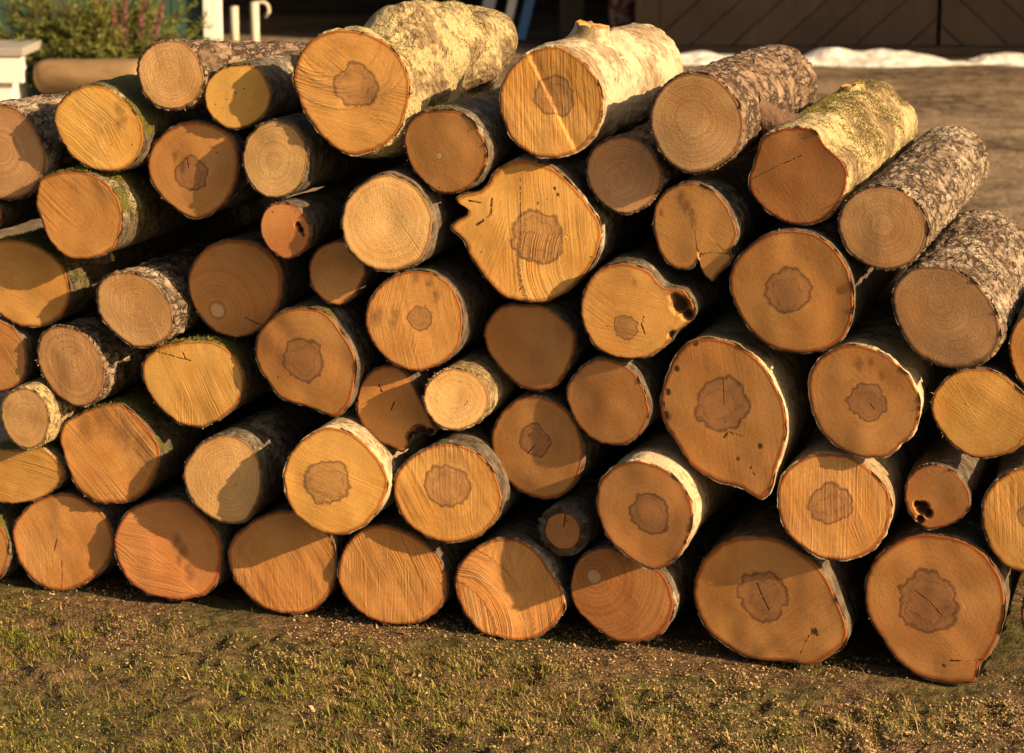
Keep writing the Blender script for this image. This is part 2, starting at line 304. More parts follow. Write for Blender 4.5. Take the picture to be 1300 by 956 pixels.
def bark(name, c_dark, c_mid, c_pale, pale_amt, moss_amt, scale, relief, flake):
    g = NG(name)
    C0 = g.coord(); s_ = g.attr('seed'); P = g.vmath('ADD', C0, g.comb(s_, g.math('MULTIPLY', s_, 2.3), 0.0))
    Q = g.vmath('MULTIPLY', P, (1.0, .30, 1.0)) if flake else g.vmath('MULTIPLY', P, (1.0, 1.6, 1.0))
    big = g.noise(P, 7, 4, .6); mid = g.noise(Q, 38 * scale, 4, .65); fine = g.noise(P, 260, 3, .7)
    col = g.mix(g.ss(mid, .32, .68), c_dark, c_mid)
    h = g.math('MULTIPLY', mid, .010 * relief)
    if flake:
        warp = g.vmath('ADD', Q, g.vmath('SCALE', g.noise(P, 55, 3, .6, 1), None, .030))
        cell = g.voro(warp, 64, 'DISTANCE_TO_EDGE'); tint = g.voro(warp, 64, 'F1', 1)
        gap = g.ss(cell, .0, .22); loose = g.ss(g.noise(P, 26, 3), .34, .55)
        col = g.mix(.35, col, g.mix(g.sep(tint)[0], c_dark, c_pale))
        col = g.mix(g.math('MULTIPLY', g.math('SUBTRACT', 1.0, gap), g.math('MULTIPLY', loose, .95)), col, (.040, .024, .015))
        h = g.math('ADD', h, g.math('MULTIPLY', g.math('MULTIPLY', gap, loose), .0060 * relief))
    else:
        # short dark cracks and lenticels across the bark
        cr = g.noise(g.vmath('MULTIPLY', P, (1.0, 3.2, 1.0)), 52, 3, .6)
        col = g.mix(g.ss(cr, .60, .72, 0.0, .7), col, (.05, .032, .02))
        h = g.math('SUBTRACT', h, g.math('MULTIPLY', g.ss(cr, .60, .72), .003 * relief))
    pw = g.math('ADD', g.math('MULTIPLY', big, .7), g.math('MULTIPLY', g.noise(P, 90, 3, .6), .3))
    col = g.mix(g.ss(pw, .64 - .34 * pale_amt, .72 - .30 * pale_amt, 0.0, .90), col, c_pale)
    col = g.mix(g.math('MULTIPLY', g.ss(fine, .5, .75), .5), col, g.mix(1.0, col, (.45, .4, .34), 'MULTIPLY'))
    nz = g.sep(g.n('NewGeometry').outputs['Normal'])[2]
    mo = g.math('ADD', g.math('MULTIPLY', nz, .22), g.noise(P, 16, 4, .65))
    mm = g.ss(mo, .86 - .36 * moss_amt, .96 - .34 * moss_amt)
    mcol = g.mix(g.noise(P, 120, 3), (.035, .040, .006), (.21, .185, .035))
    col = g.mix(g.math('MULTIPLY', mm, .9 if moss_amt else 0.0), col, mcol)
    h = g.math('ADD', h, g.math('MULTIPLY', g.math('MULTIPLY', mm, fine), .006))
    h = g.math('ADD', h, g.math('MULTIPLY', fine, .0016 * relief))
    return g.done(col, h, .9)
BARK = {'alder': bark('alder_bark', (.055, .040, .028), (.17, .135, .095), (.42, .37, .27), .25, .25, 1.0, .8, False),
        'spruce': bark('spruce_bark', (.12, .070, .042), (.27, .175, .11), (.42, .32, .225), .18, 0.0, 1.0, 1.0, True),
        'grey': bark('grey_spruce_bark', (.13, .085, .055), (.28, .20, .13), (.48, .39, .28), .35, .18, 1.1, 1.1, True),
        'pale': bark('pale_lichen_bark', (.15, .095, .05), (.34, .245, .125), (.58, .46, .235), .55, .26, 1.5, 1.7, False),
        'cream': bark('cream_alder_bark', (.20, .135, .075), (.38, .29, .18), (.56, .46, .30), .55, .12, .7, .7, False),
        'moss': bark('mossy_bark', (.05, .036, .024), (.16, .12, .075), (.36, .32, .20), .25, .85, 1.0, 1.0, False)}

g = NG('moss_tufts'); v = g.attr('shade')
MOSS = g.done(g.mix(v, (.045, .050, .008), (.34, .29, .06)), None, .9)
g = NG('inner_stub_wood'); P = g.coord()
STUB = g.done(g.mix(g.noise(P, 90, 3), (.34, .14, .045), (.62, .36, .14)), g.math('MULTIPLY', g.noise(P, 130, 3), .003), .85)
g = NG('dark_stub_bark'); P = g.coord()
STUBB = g.done(g.mix(g.noise(P, 70, 3), (.06, .032, .02), (.20, .115, .07)), g.math('MULTIPLY', g.noise(P, 120, 3), .004), .85)

def painted(name, c, wear=.25, c2=(.22, .18, .13), rough=.6):
    g = NG(name); P = g.coord()
    n = g.noise(g.vmath('MULTIPLY', P, (3.0, 3.0, .6)), 9, 4, .65)
    col = g.mix(g.ss(n, .70 - .2 * wear, .80 - .2 * wear), g.mix(g.noise(P, 3, 2), c, tuple(x * .86 for x in c)), c2)
    return g.done(col, g.math('MULTIPLY', n, .0012), rough)
def timber(name, c1, c2, along=(1, 1, .12)):
    g = NG(name); P = g.coord(); oi = g.n('ObjectInfo').outputs['Random']
    Q = g.vmath('ADD', g.vmath('MULTIPLY', P, along), g.comb(g.math('MULTIPLY', oi, 9.0), 0.0, g.math('MULTIPLY', oi, 5.0)))
    n = g.noise(Q, 22, 4, .65); k = g.noise(P, 2.4, 3)
    col = g.mix(n, c1, c2); col = g.mix(g.math('MULTIPLY', oi, .35), col, c1); col = g.mix(g.ss(k, .55, .75, 0.0, .4), col, tuple(x * .5 for x in c1))
    return g.done(col, g.math('MULTIPLY', n, .003), .8)

# ground: short winter turf by the pile, trodden dirt track beyond
g = NG('turf_and_dirt'); P = g.coord(); xyz = g.sep(P)
n1, n2, n3 = g.noise(P, 3.2, 4, .6), g.noise(P, 42, 4, .65), g.noise(P, 260, 3, .7)
soil = g.mix(g.ss(n2, .3, .7), (.030, .018, .010), (.17, .10, .048))
soil = g.mix(g.ss(n3, .52, .66), soil, (.36, .24, .12))
turf = g.mix(g.ss(n2, .35, .65), (.045, .040, .012), (.14, .115, .04))
soil = g.mix(g.ss(n1, .42, .60), soil, turf)
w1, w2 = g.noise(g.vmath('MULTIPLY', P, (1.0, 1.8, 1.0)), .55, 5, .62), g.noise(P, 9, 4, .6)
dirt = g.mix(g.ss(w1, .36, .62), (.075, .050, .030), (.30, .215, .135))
dirt = g.mix(g.ss(g.noise(g.vmath('MULTIPLY', P, (1.0, 2.2, 1.0)), 2.6, 5, .65), .50, .66, 0.0, .75), dirt, (.085, .055, .032))  # scattered darker patches, tree shadow put into the dirt colour
dirt = g.mix(g.ss(w2, .45, .68, 0.0, .7), dirt, (.34, .255, .16))
dirt = g.mix(g.ss(g.noise(P, 34, 3), .62, .72, 0.0, .6), dirt, (.42, .33, .20))
far = g.ss(g.math('ADD', xyz[1], g.math('MULTIPLY', n1, .5)), 4.9, 5.5)
rough_h = g.math('MULTIPLY', far, g.math('MULTIPLY', g.noise(P, 5.5, 5, .65), .09))
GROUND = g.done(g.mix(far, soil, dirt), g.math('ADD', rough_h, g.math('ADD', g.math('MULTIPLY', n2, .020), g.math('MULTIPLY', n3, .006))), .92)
g = NG('grass_blades'); v = g.attr('shade'); r = g.attr('dry')
GRASS = g.done(g.mix(r, g.mix(v, (.040, .058, .006), (.20, .205, .026)), g.mix(v, (.13, .075, .028), (.42, .30, .125))), None, .7)
g = NG('saw_chips'); v = g.attr('shade')
CHIP = g.done(g.mix(v, (.12, .058, .022), (.62, .42, .21)), None, .85)
g = NG('old_snow'); P = g.coord(); n = g.noise(P, 12, 4)
SNOW = g.done(g.mix(g.ss(n, .45, .75), (.80, .78, .74), (.50, .44, .36)), g.math('MULTIPLY', n, .03), .6)
BARNW = timber('barn_boards', (.035, .023, .015), (.10, .068, .045))
BARND = timber('dark_barn_timber', (.035, .025, .018), (.085, .060, .042))
ROOFM = timber('roof_boards', (.08, .055, .04), (.15, .11, .08))
GREEN = painted('green_paint', (.030, .075, .055), .3, (.09, .10, .07))
WHITE = painted('white_paint', (.78, .74, .66), .1, (.45, .40, .32))
BLUE = painted('blue_paint', (.08, .22, .42), .3)
PALEB = painted('pale_grey_paint', (.42, .42, .42), .3)
STEEL = painted('cream_metal', (.62, .55, .42), .2, (.35, .27, .18), .45)
TROUGH = timber('weathered_trough_wood', (.09, .052, .026), (.42, .28, .14), (.35, 1, 1))
CLAY = painted('concrete_grey', (.30, .28, .25), .2, (.2, .18, .15), .9)
g = NG('spruce_needles'); v = g.attr('shade')
NEEDLE = g.done(g.mix(v, (.020, .040, .010), (.22, .25, .045)), None, .6)
g = NG('pink_flower_stalks'); P = g.coord()
PINK = g.done(g.mix(g.noise(P, 60, 3), (.12, .05, .042), (.34, .16, .14)), None, .8)
g = NG('red_print_cloth'); P = g.coord()
CLOTH = g.done(g.mix(g.ss(g.noise(P, 16, 2), .48, .55), (.16, .025, .02), (.26, .21, .18)), None, .9)

# ------------------------------------------------------------------ the woodpile
# species, bark, lightness, hue, saw angle, saw depth, heart (x, y, r) or pith (x, y), label, extras
LOG = {
1: ('s', 'grey', 0.95, -0.008, 20, .15, (0, 192), 'pale tan log cut by the left edge, level with the second row from the top', dict(dyaw=6)),
2: ('a', 'moss', 1.05, .012, 38, 0.7, (128, 160), 'yellow-orange log with diagonal saw lines and mossy rim, left end of the top', dict(tx=5, spots=[(150, 140, 4), (154, 152, 4), (149, 157, 3)])),
3: ('a', 'alder', .98, -.004, 35, .12, (243, 220, 19), 'orange log with small butterfly-shaped heart stain below the two small top logs', dict(spots=[(232, 211, 3), (222, 197, 3)], cracks=[([(237, 200), (239, 214)], .8)])),
4: ('a', 'moss', .96, .0, 40, .75, (95, 275), 'orange-brown log with diagonal grain and thick moss on its right side', dict(tx=1)),
5: ('s', 'spruce', 1.06, .0, 75, .5, (216, 93), 'sawdust-covered pale log with flaking bark, highest at the upper left', dict(tx=3, dyaw=12, dpitch=-5, L=.66)),
6: ('a', 'alder', 1.05, .014, 10, .1, (299, 119), 'small smooth yellow-orange log touching the big bumpy log on the top', dict(tx=6, L=.27, spots=[(299, 118, 1.4), (288, 126, 1.2), (309, 113, 1.2), (283, 137, 1.0)])),
7: ('s', 'alder', 1.03, .004, 0, .15, (347, 205), 'pale straw-coloured log with dark bark below the small top log', dict(dpitch=-2)),
8: ('a', 'alder', 1.0, -.012, 0, .1, (357, 288), 'small pinkish log with a dark rot hole at its right', dict(spots=[(381, 292, 4), (378, 286, 3.5), (385, 298, 3), (346, 269, 1.5)])),
9: ('a', 'alder', .8, -.01, 0, .2, (-22, 272), 'dark small log peeping in at the left edge under the pale tan log', {}),
10: ('a', 'moss', 1.02, .004, 20, 0.65, (28, 356), 'orange log with coarse grain and mossy top by the left edge', dict(tx=4)),
11: ('s', 'grey', 1.0, -0.002, 65, .35, (180, 388), 'dull straw-coloured log with a wide pale bark rim, left of centre', dict(tx=1)),
12: ('a', 'alder', 1.03, -.006, 5, .08, (274, 394), 'smooth pinkish-tan log whose pale pith eye sits low and left', dict(ring=1.5, eye=(276, 394, 9), cracks=[([(310, 403), (333, 414)], .8)])),
13: ('s', 'grey', 1.0, -0.006, 60, .3, (95, 462), 'greyish tan log with peeling pale bark down its right side', dict(tx=-3)),
14: ('a', 'alder', .90, -.006, 30, .3, (0, 455), 'brown-orange log cut by the left edge, beside the greyish tan log', {}),
15: ('s', 'pale', 1.0, 0.0, 80, .3, (30, 530), 'small grey-tan log with yellow bark ring at the left edge', dict(tx=2)),
16: ('a', 'moss', 1.02, .010, 65, 0.65, (252, 488), 'yellow-orange log with a short crack near its top and mossy underside', dict(tx=4, cracks=[([(196, 445), (215, 450), (234, 456)], .9), ([(232, 447), (236, 456), (242, 458)], .9)])),
17: ('a', 'alder', 1.02, -.004, 30, .08, (386, 456, 25), 'large tan log with lobed brown heart and a pointed lower corner', dict(tx=-5, spots=[(351, 480, 2.2), (373, 505, 1.2), (390, 504, 1.2)])),
18: ('a', 'moss', .97, -.002, 48, 1.0, (128, 560), 'rough log with coarse splayed grain, resting above two ground logs at the left', dict(tx=3, spots=[(128, 530, 9), (158, 540, 10), (108, 542, 7), (176, 562, 7), (186, 580, 5)])),
19: ('a', 'moss', .98, .008, 12, .7, (15, 606), 'flattened orange log at the left edge beneath the small grey-tan log', dict(tx=4)),
20: ('a', 'alder', .97, -.004, 62, .55, (80, 680), 'tan log on the ground with a vertical crack, leftmost whole log of the bottom row', dict(tx=3, cracks=[([(78, 712), (78, 730), (77, 752)], .9), ([(72, 684), (68, 700)], .6)])),
21: ('a', 'alder', .95, -.012, 8, .9, (207, 696), 'strongly reddish-orange log on the ground with level saw lines', dict(tx=4, sat=1, spots=[(224, 688, 4), (232, 700, 4), (240, 731, 4), (227, 712, 3), (237, 722, 3)])),
22: ('s', 'alder', 1.12, .002, 70, .3, (292, 604), 'pale creamy log with sawdust ring, resting between two ground logs', dict(tx=5)),
23: ('a', 'alder', .97, -.004, 60, .75, (368, 712), 'tan log on the ground with a curled grain mark at its middle', dict(tx=3)),
24: ('a', 'cream', 1.08, .008, 20, .4, (415, 612, 27), 'bright yellow-orange log with a lobed grey-brown heart and white bark edge', dict(tx=6, spots=[])),
26: ('a', 'pale', 1.04, .004, 12, .6, (451, 108, 26), 'largest top log with bumpy cream lichen-covered bark', dict(tx=4, L=0.56, lump=.15, dyaw=-1, dpitch=2, arc=(432, 40, 52, 92, 1.3))),
27: ('a', 'alder', .98, -.003, 20, .08, (557, 198), 'smooth tan log with dark mossy bark, tucked between the two big top logs', dict(tx=-5, L=.86, eye=(557, 198, 4))),
28: ('a', 'cream', 1.05, .006, 63, 0.8, (703, 122, 24), 'yellow-orange top log with a bright diagonal saw ridge and a knob on its bark', dict(tx=5, L=0.58, ledge=[(670, 66), (726, 188), .004])),
29: ('s', 'spruce', 1.02, -0.01, 10, .15, (788, 231), 'small brownish log with fine rings below and right of the knobbed top log', dict(tx=-4)),
30: ('s', 'alder', 1.14, .004, 55, .35, (487, 275), 'bright sawdust-frosted pale log, round, left of the biggest ragged log', dict(tx=7, spots=[(509, 276, 1.5)])),
31: ('a', 'alder', 1.0, -.006, 48, .3, (431, 339), 'small orange log squeezed under the frosted pale log', dict(tx=1)),
32: ('a', 'alder', 1.08, .008, 85, 0.5, (681, 301, 31), 'biggest central log with a ragged burr on its left side', dict(tx=5, tz=1, arc=(770, 335, 60, 112, 1.5), arcside=(0, -1), cracks=[([(660, 222), (661, 300), (660, 384)], .6), ([(625, 252), (624, 272), (607, 285)], 1.7), ([(596, 254), (612, 257)], 1.3)], spots=[(703, 240, 3), (707, 248, 3), (682, 258, 2.4), (613, 310, 2), (612, 320, 2), (748, 328, 2)])),
33: ('a', 'alder', 1.05, .004, 8, .25, (794, 415, 15), 'yellowish log with a dark bark knot on its right side', dict(tx=1, spots=[(863, 388, 11), (872, 400, 7), (856, 378, 6), (806, 358, 2), (852, 425, 4)], cracks=[([(817, 402), (814, 412), (818, 424)], 1.2)])),
34: ('a', 'alder', 1.0, .0, 78, .45, (533, 404, 14), 'orange log with brown smears and a small heart, left of centre', dict(tx=3, spots=[(528, 350, 4), (544, 360, 3), (553, 374, 3.5), (480, 401, 5), (503, 398, 4), (500, 410, 3)])),
35: ('a', 'alder', .93, -.006, 20, .06, (670, 436), 'smooth plain orange-brown log directly beneath the biggest central log', dict(tx=-7)),
36: ('a', 'alder', .95, -.006, 25, .08, (770, 510), 'smooth plain orange log below the dark-knotted yellowish log', dict(tx=-8)),
37: ('a', 'alder', .98, -.006, 30, .1, (498, 516), 'orange log with a black hollow at its lower right corner', dict(tx=1, spots=[(533, 552, 12), (524, 556, 9), (545, 550, 6), (484, 496, 2)], cracks=[([(481, 488), (484, 496), (486, 497)], 1.0), ([(501, 510), (497, 520)], .8)])),
38: ('s', 'pale', 1.22, .004, 60, .35, (578, 505), 'small brightest pale log with a ragged bark crown', dict(tx=9)),
39: ('a', 'alder', .97, -.005, 10, .06, (679, 560, 19), 'round tan log with a small heart, beneath the two plain orange logs', dict(tx=-7, cracks=[([(678, 566), (668, 577)], .6), ([(712, 603), (718, 610)], .6)])),
40: ('a', 'alder', 1.05, .004, 63, .8, (567, 618, 25), 'yellow-orange log with diagonal saw lines across its brown heart', dict(tx=5)),
41: ('a', 'alder', .98, -.002, 64, .8, (497, 729), 'tan log on the ground with slanting grain, left of the furrowed log', dict(tx=3)),
42: ('a', 'alder', 1.05, -.004, 80, 1.35, (648, 742), 'deeply furrowed log on the ground with curved saw ripples down its middle', dict(tx=4, arc=(560, 800, 70, 118, 1.7))),
43: ('a', 'alder', .88, -.010, 0, .12, (714, 672), 'smallest log with a thick grey-green bark ring, near the bottom row', dict(tx=-7, bk=.017, cracks=[([(720, 645), (716, 668)], .9)])),
44: ('a', 'alder', .80, -.010, 18, .15, (754, 732), 'dark orange log on the ground with off-centre ripple rings', dict(tx=-2, ring=2.5, eye=(754, 732, 9))),
45: ('a', 'cream', .98, -.006, 20, .06, (825, 652, 25), 'tan log with scalloped brown heart and thick white bark crescent', dict(tx=-7)),
46: ('a', 'alder', .98, -.002, 25, .15, (880, 280), 'orange log with a split notch and loose wedge at its foot', dict(tx=-6, spots=[(863, 252, 4), (871, 262, 4), (878, 270, 3), (838, 270, 2), (880, 283, 3)], cracks=[([(886, 331), (890, 322), (905, 320), (932, 322)], 1.0)])),
47: ('a', 'alder', .97, -.003, 45, .06, (1002, 368, 29), 'big round orange log with a sharp dark-edged heart, right of centre', dict(tx=-6)),
48: ('s', 'spruce', 0.98, -0.004, 0, .2, (878, 149), 'dull tan ringed log with scaly brown bark on the top', dict(tx=-6, L=0.64)),
49: ('a', 'pale', .90, -.010, 30, .12, (1009, 230), 'lopsided deep orange top log with mossy pale bark and a branch stub', dict(tx=-8, L=0.78, cracks=[([(953, 228), (985, 212), (1018, 197)], .5)])),
50: ('s', 'grey', 0.93, -0.006, 88, .3, (1120, 284), 'straw-brown top log with long shaggy bark, second from the right end', dict(tx=-5, L=0.84)),
51: ('s', 'grey', 0.92, -0.008, 20, .12, (1190, 382), 'largest straw-brown log with speckled bark, right end of the sloping top', dict(tx=-8, L=.62, dyaw=0)),
52: ('a', 'alder', .92, .0, 30, .2, (1320, 442), 'orange log cut by the right edge beside the largest straw-brown log', {}),
53: ('a', 'alder', .95, .008, 30, .35, (1225, 513), 'flat-topped amber log flecked with sawdust, near the right edge', dict(tx=0, dusty=1, spots=[(1225, 513, 1.6)])),
54: ('a', 'cream', 1.0, -.004, 80, .12, (917, 514, 34), 'largest tall oval log with black flecks and a torn bottom corner', dict(tx=-6.5, spots=[(966, 565, 2.6), (937, 582, 2.4), (987, 576, 1.6), (954, 592, 2), (958, 600, 2), (842, 530, 5), (848, 552, 4), (845, 500, 3), (856, 470, 3), (880, 438, 3), (838, 515, 3)], cracks=[([(918, 556), (924, 549), (936, 551), (944, 554)], 1.5), ([(917, 480), (919, 515)], .6)])),
55: ('a', 'cream', .98, -.004, 20, .08, (1102, 510, 24), 'round orange log with grey heart, one dark fleck and cream bark crescent', dict(tx=-6, spots=[(1119, 477, 2.6), (1090, 462, 4), (1105, 460, 3), (1028, 473, 2)], cracks=[([(1104, 512), (1110, 520)], .7)])),
56: ('a', 'cream', 1.0, -.002, 64, .6, (1054, 640, 26), 'tan log with bright slanting scratches, resting on the two big ground logs', dict(tx=2)),
57: ('a', 'alder', .95, -.010, 10, .1, (1190, 626), 'small orange log with a black rot hole, wedged at the right', dict(tx=-7, spots=[(1171, 646, 9), (1164, 642, 5), (1178, 652, 6), (1168, 660, 5)])),
58: ('a', 'alder', .96, .004, 60, .7, (1310, 655, 18), 'orange log cut by the right edge with slanting saw grooves', dict(tx=1)),
59: ('a', 'alder', .96, -.004, -40, .45, (969, 757, 31), 'widest log on the ground with a split heart and a kinked crack', dict(tx=-6, spots=[(1034, 800, 5), (1038, 804, 3)], cracks=[([(960, 740), (967, 757), (976, 775)], 1.2), ([(1031, 800), (1020, 818), (1012, 842)], 1.0)])),
60: ('a', 'alder', .97, -.005, 40, .12, (1177, 763, 38), 'biggest log on the ground at the right with a notched lower corner', dict(tx=-6.5, spots=[(1198, 844, 3.5), (1224, 817, 1.6)], cracks=[([(1205, 837), (1225, 837), (1250, 835)], 1.3), ([(1158, 750), (1180, 764), (1194, 780)], .6)])),
61: ('a', 'alder', .9, -.004, 20, .2, (1350, 775), 'log beyond the right edge beside the biggest ground log', {}),
62: ('a', 'moss', .9, -.004, 20, .2, (-42, 694), 'mossy log on the ground cut by the left edge', {}),
}
TOPROW = {1, 2, 5, 6, 26, 27, 28, 48, 49, 50, 51, 52}

PROTRUDE = {1: 1, 2: 3, 3: 0, 4: 4, 5: 2, 6: 1, 7: 3, 8: 3, 9: -1, 10: 0, 11: 3, 12: -3, 13: 2, 14: 0, 15: 5, 16: 0, 17: 2, 18: 0, 19: 0, 20: -1, 21: 0, 22: 3, 23: 0, 24: 6, 26: 4, 27: 4, 28: 3, 29: 0, 30: 5, 31: 0, 32: 1, 33: 3, 34: 2, 35: -1, 36: 1, 37: 0, 38: 3, 39: -2, 40: 2, 41: 0, 42: 0, 43: 0, 44: 0, 45: 6, 46: 0, 47: 3, 48: 4, 49: 1, 50: 3, 51: 5, 52: 0, 53: 0, 54: 2, 55: 4, 56: 3, 57: 0, 58: 1, 59: 0, 60: 0, 61: -4, 62: 0}
cF = np.array([0, math.cos(PITCH), -math.sin(PITCH)]); cX = np.array([1., 0, 0]); cU = np.array([0, math.sin(PITCH), math.cos(PITCH)]); cC = np.array([0, 0, CAMH])
A3, R3 = np.array(ax), np.array(rx)
SLOPE, Y0 = -0.30024, 3.91036                      # the front of the pile on the ground
PN = np.array([-SLOPE, 1, 0]) / math.hypot(SLOPE, 1); PD = PN[1] * Y0
def sight(q): return cF + cX * (q[0] - CX) / FPX - cU * (q[1] - CY) / FPX
def on_plane(q, n, P):
    d = sight(q); return cC + d * ((n @ (P - cC)) / (n @ d))
def centroid(x):
    x = np.array(x); y = np.roll(x, -1, 0); cr = x[:, 0] * y[:, 1] - x[:, 1] * y[:, 0]
    return ((x + y) * cr[:, None]).sum(0) / (3 * cr.sum())
def spline(o, n=10):
    o = np.array(o); p0, p1, p2, p3 = np.roll(o, 1, 0), o, np.roll(o, -1, 0), np.roll(o, -2, 0)
    t = (np.arange(n) / n)[None, :, None]; p0, p1, p2, p3 = (p[:, None, :] for p in (p0, p1, p2, p3))
    return (.5 * (2 * p1 + (p2 - p0) * t + (2 * p0 - 5 * p1 + 4 * p2 - p3) * t * t + (3 * p1 - p0 - 3 * p2 + p3) * t ** 3)).reshape(-1, 2)
def resample(o, n):
    c = np.vstack([o, o[:1]]); s = np.r_[0, np.cumsum(np.linalg.norm(np.diff(c, axis=0), axis=1))]
    t = np.linspace(0, s[-1], n, endpoint=False); return np.stack([np.interp(t, s, c[:, 0]), np.interp(t, s, c[:, 1])], 1)
def ring_smooth(o, it):
    for _ in range(it): o = .25 * np.roll(o, 1, 0) + .5 * o + .25 * np.roll(o, -1, 0)
    return o
def normals2(o):
    t = np.roll(o, -1, 0) - np.roll(o, 1, 0); n = np.stack([t[:, 1], -t[:, 0]], 1); n /= np.linalg.norm(n, axis=1)[:, None] + 1e-9
    if ((o - o.mean(0)) * n).sum() < 0: n = -n
    return n
def seg_dist(p, a, b):
    d = b - a; t = np.clip(((p - a) @ d) / (d @ d + 1e-12), 0, 1); return np.linalg.norm(p - (a + t[:, None] * d), axis=1)

def make_log(k):
    sp, bk, val, hue, sang, samp, hp, label, ex = LOG[k]
    rng = np.random.default_rng(k * 7 + 3)
    px = outline(k); c = centroid(px)
    d = sight(c); P = cC + d * ((PD - PROTRUDE[k] * .01 - PN @ cC) / (PN @ d))
    top = k in TOPROW
    N = 176 if top else 132
    L = ex.get('L', (.58 if top else 1.0) + .05 * rng.random())
    to2 = lambda q: (lambda W: np.array([(W - P) @ R3, W[2] - P[2]]))(on_plane(q, A3, P))
    mpp = np.linalg.norm(to2((c[0] + 10, c[1])) - to2((c[0], c[1]))) / 10
    O = resample(spline([to2(q) for q in px]), N)
    O = resample(O, N); nrm = normals2(O); th = np.arctan2(O[:, 1], O[:, 0]); rad = np.linalg.norm(O, axis=1).mean()
    zlow = O[:, 1].min()
    root = empty('log', (P[0], P[1], P[2] + zlow), -LOGAZ)
    tag(root, label, 'log', 'logs stacked in the woodpile')
    O[:, 1] -= zlow; off = np.array([0, -zlow])
    pith = to2(hp[:2]) + off
    b = ex.get('bk', .0042 if sp == 's' else .0034)
    tx, tz = math.tan(R_(ex.get('tx', rng.uniform(-2, 2)))), math.tan(R_(ex.get('tz', rng.uniform(-2.5, 2.5))))
    cen = off
    # ---------------- cut face
    jit = (rng.random(N) - .5) * .0012 + (vnoise(np.stack([np.cos(th) * 9, np.sin(th) * 9, th * 0 + k], 1), k) - .5) * .0018
    rimO = O - nrm * (b + jit)[:, None]
    RN = 38
    ts = 1 - (1 - np.linspace(0, 1, RN)) ** 1.25
    V = [pith]; T = [0.0]
    for t in ts[1:]:
        V += list(pith + t * (rimO - pith)); T += [t] * N
    V = np.array(V); T = np.array(T)
    X, Z = V[:, 0] - cen[0], V[:, 1] - cen[1]
    def face_y(x, z):
        y = x * tx + z * tz
        y = y + (fbm(np.stack([x * 14, z * 14, x * 0 + k * 3.3], -1), k, 2) - .5) * .006
        if 'ledge' in ex:
            p, q, hgt = ex['ledge']; p = to2(p); q = to2(q); dd = q - p; nn = np.array([-dd[1], dd[0]]) / np.linalg.norm(dd)
            s = (x - p[0]) * nn[0] + (z - p[1]) * nn[1]
            y = y + np.where(s > 0, hgt - s * .10, 0) * 1.0
        return y
    Y = face_y(X, Z)
    j = np.arange(N); j1 = (j + 1) % N
    Fc = [np.stack([j * 0, 1 + j1, 1 + j], 1)] + [np.stack([1 + r * N + j, 1 + r * N + j1, 1 + (r + 1) * N + j1, 1 + (r + 1) * N + j], 1) for r in range(RN - 2)]
    # roll the very edge back a little
    Y[-N:] += .0012 + rng.random(N) * .0014
    # fields
    pv = V
    if len(hp) > 2:
        hc = pith; q = pv - hc; an = np.arctan2(q[:, 1], q[:, 0])
        lob = .12 * (vnoise(np.stack([np.cos(an) * 4.5 + 9, np.sin(an) * 4.5, an * 0 + k], 1), k + 4) - .5) + .78 + .5 * fbm(np.stack([np.cos(an) * 1.7 + 5, np.sin(an) * 1.7, an * 0 + k * 1.7], 1), k, 3)
        hd = np.linalg.norm(q, axis=1) / (hp[2] * mpp * lob)
    else: hd = np.full(len(pv), 6.0)
    sd = np.full(len(pv), 6.0)
    sf = np.full(len(pv), 6.0)
    for (x, y, r) in ex.get('spots', []):
        if k in (2, 3, 18, 21, 34, 46, 55, 33) and (r < 7 or k == 18):
            q = (pv - (to2((x, y)) + off)) * np.array([1.25, .8]); sf = np.minimum(sf, np.linalg.norm(q, axis=1) / (r * 1.7 * mpp)); continue
        r = r * (1.5 if k == 54 else 1.0)
        sd = np.minimum(sd, np.linalg.norm(pv - (to2((x, y)) + off), axis=1) / (r * mpp) + (.0 if r > 3.9 else .2))
    for pl, w in ex.get('cracks', []):
        w = max(w, .8) * mpp
        for p, q in zip(pl[:-1], pl[1:]): sd = np.minimum(sd, seg_dist(pv, to2(p) + off, to2(q) + off) / w * .75 + .30)
    for _ in range(rng.integers(2, 6)):            # stray flecks
        q = pith + (rimO[rng.integers(N)] - pith) * rng.uniform(.25, .95)
        sd = np.minimum(sd, np.linalg.norm(pv - q, axis=1) / (rng.uniform(.8, 1.5) * mpp) + .35)
    hol = np.zeros(len(pv))
    for (x, y, r) in ex.get('spots', []):
        if k in (8, 33, 37, 57) and r >= 3.5:
            q = np.linalg.norm(pv - (to2((x, y)) + off), axis=1) / (r * mpp); hol = np.maximum(hol, np.clip(1.15 - q, 0, 1))
    Y = Y + hol * .022
    a = R_(sang); ua = np.array([math.cos(a), -math.sin(a)]); va = np.array([math.sin(a), math.cos(a)])
    saw = np.zeros((len(pv), 3)); saw[:, 0] = (pv - cen) @ ua; saw[:, 1] = (pv - cen) @ va; saw[:, 2] = samp
    if 'arc' in ex:                                   # the chain swung round here: curved ripples
        qx, qy, r0, r1, am = ex['arc']; q0 = to2((qx, qy)) + off; dist = np.linalg.norm(pv - q0, axis=1); aa = np.arctan2(pv[:, 1] - q0[1], pv[:, 0] - q0[0])
        sel = (dist > r0 * mpp) & (dist < r1 * mpp) & (((pv - cen) @ np.array(ex.get('arcside', (0, 0)))) > -1e-9)
        saw[sel, 0] = aa[sel] * .08; saw[sel, 1] = dist[sel]; saw[sel, 2] = am
    rd = T * rad
    if 'eye' in ex:
        e = to2(ex['eye'][:2]) + off; rd = np.linalg.norm(pv - e, axis=1)
    ef = np.full(len(pv), 6.0)
    if 'eye' in ex: ef = np.linalg.norm(pv - e, axis=1) / (ex['eye'][2] * mpp)
    tone = np.tile([val, hue, (k * .37) % 5], (len(pv), 1))
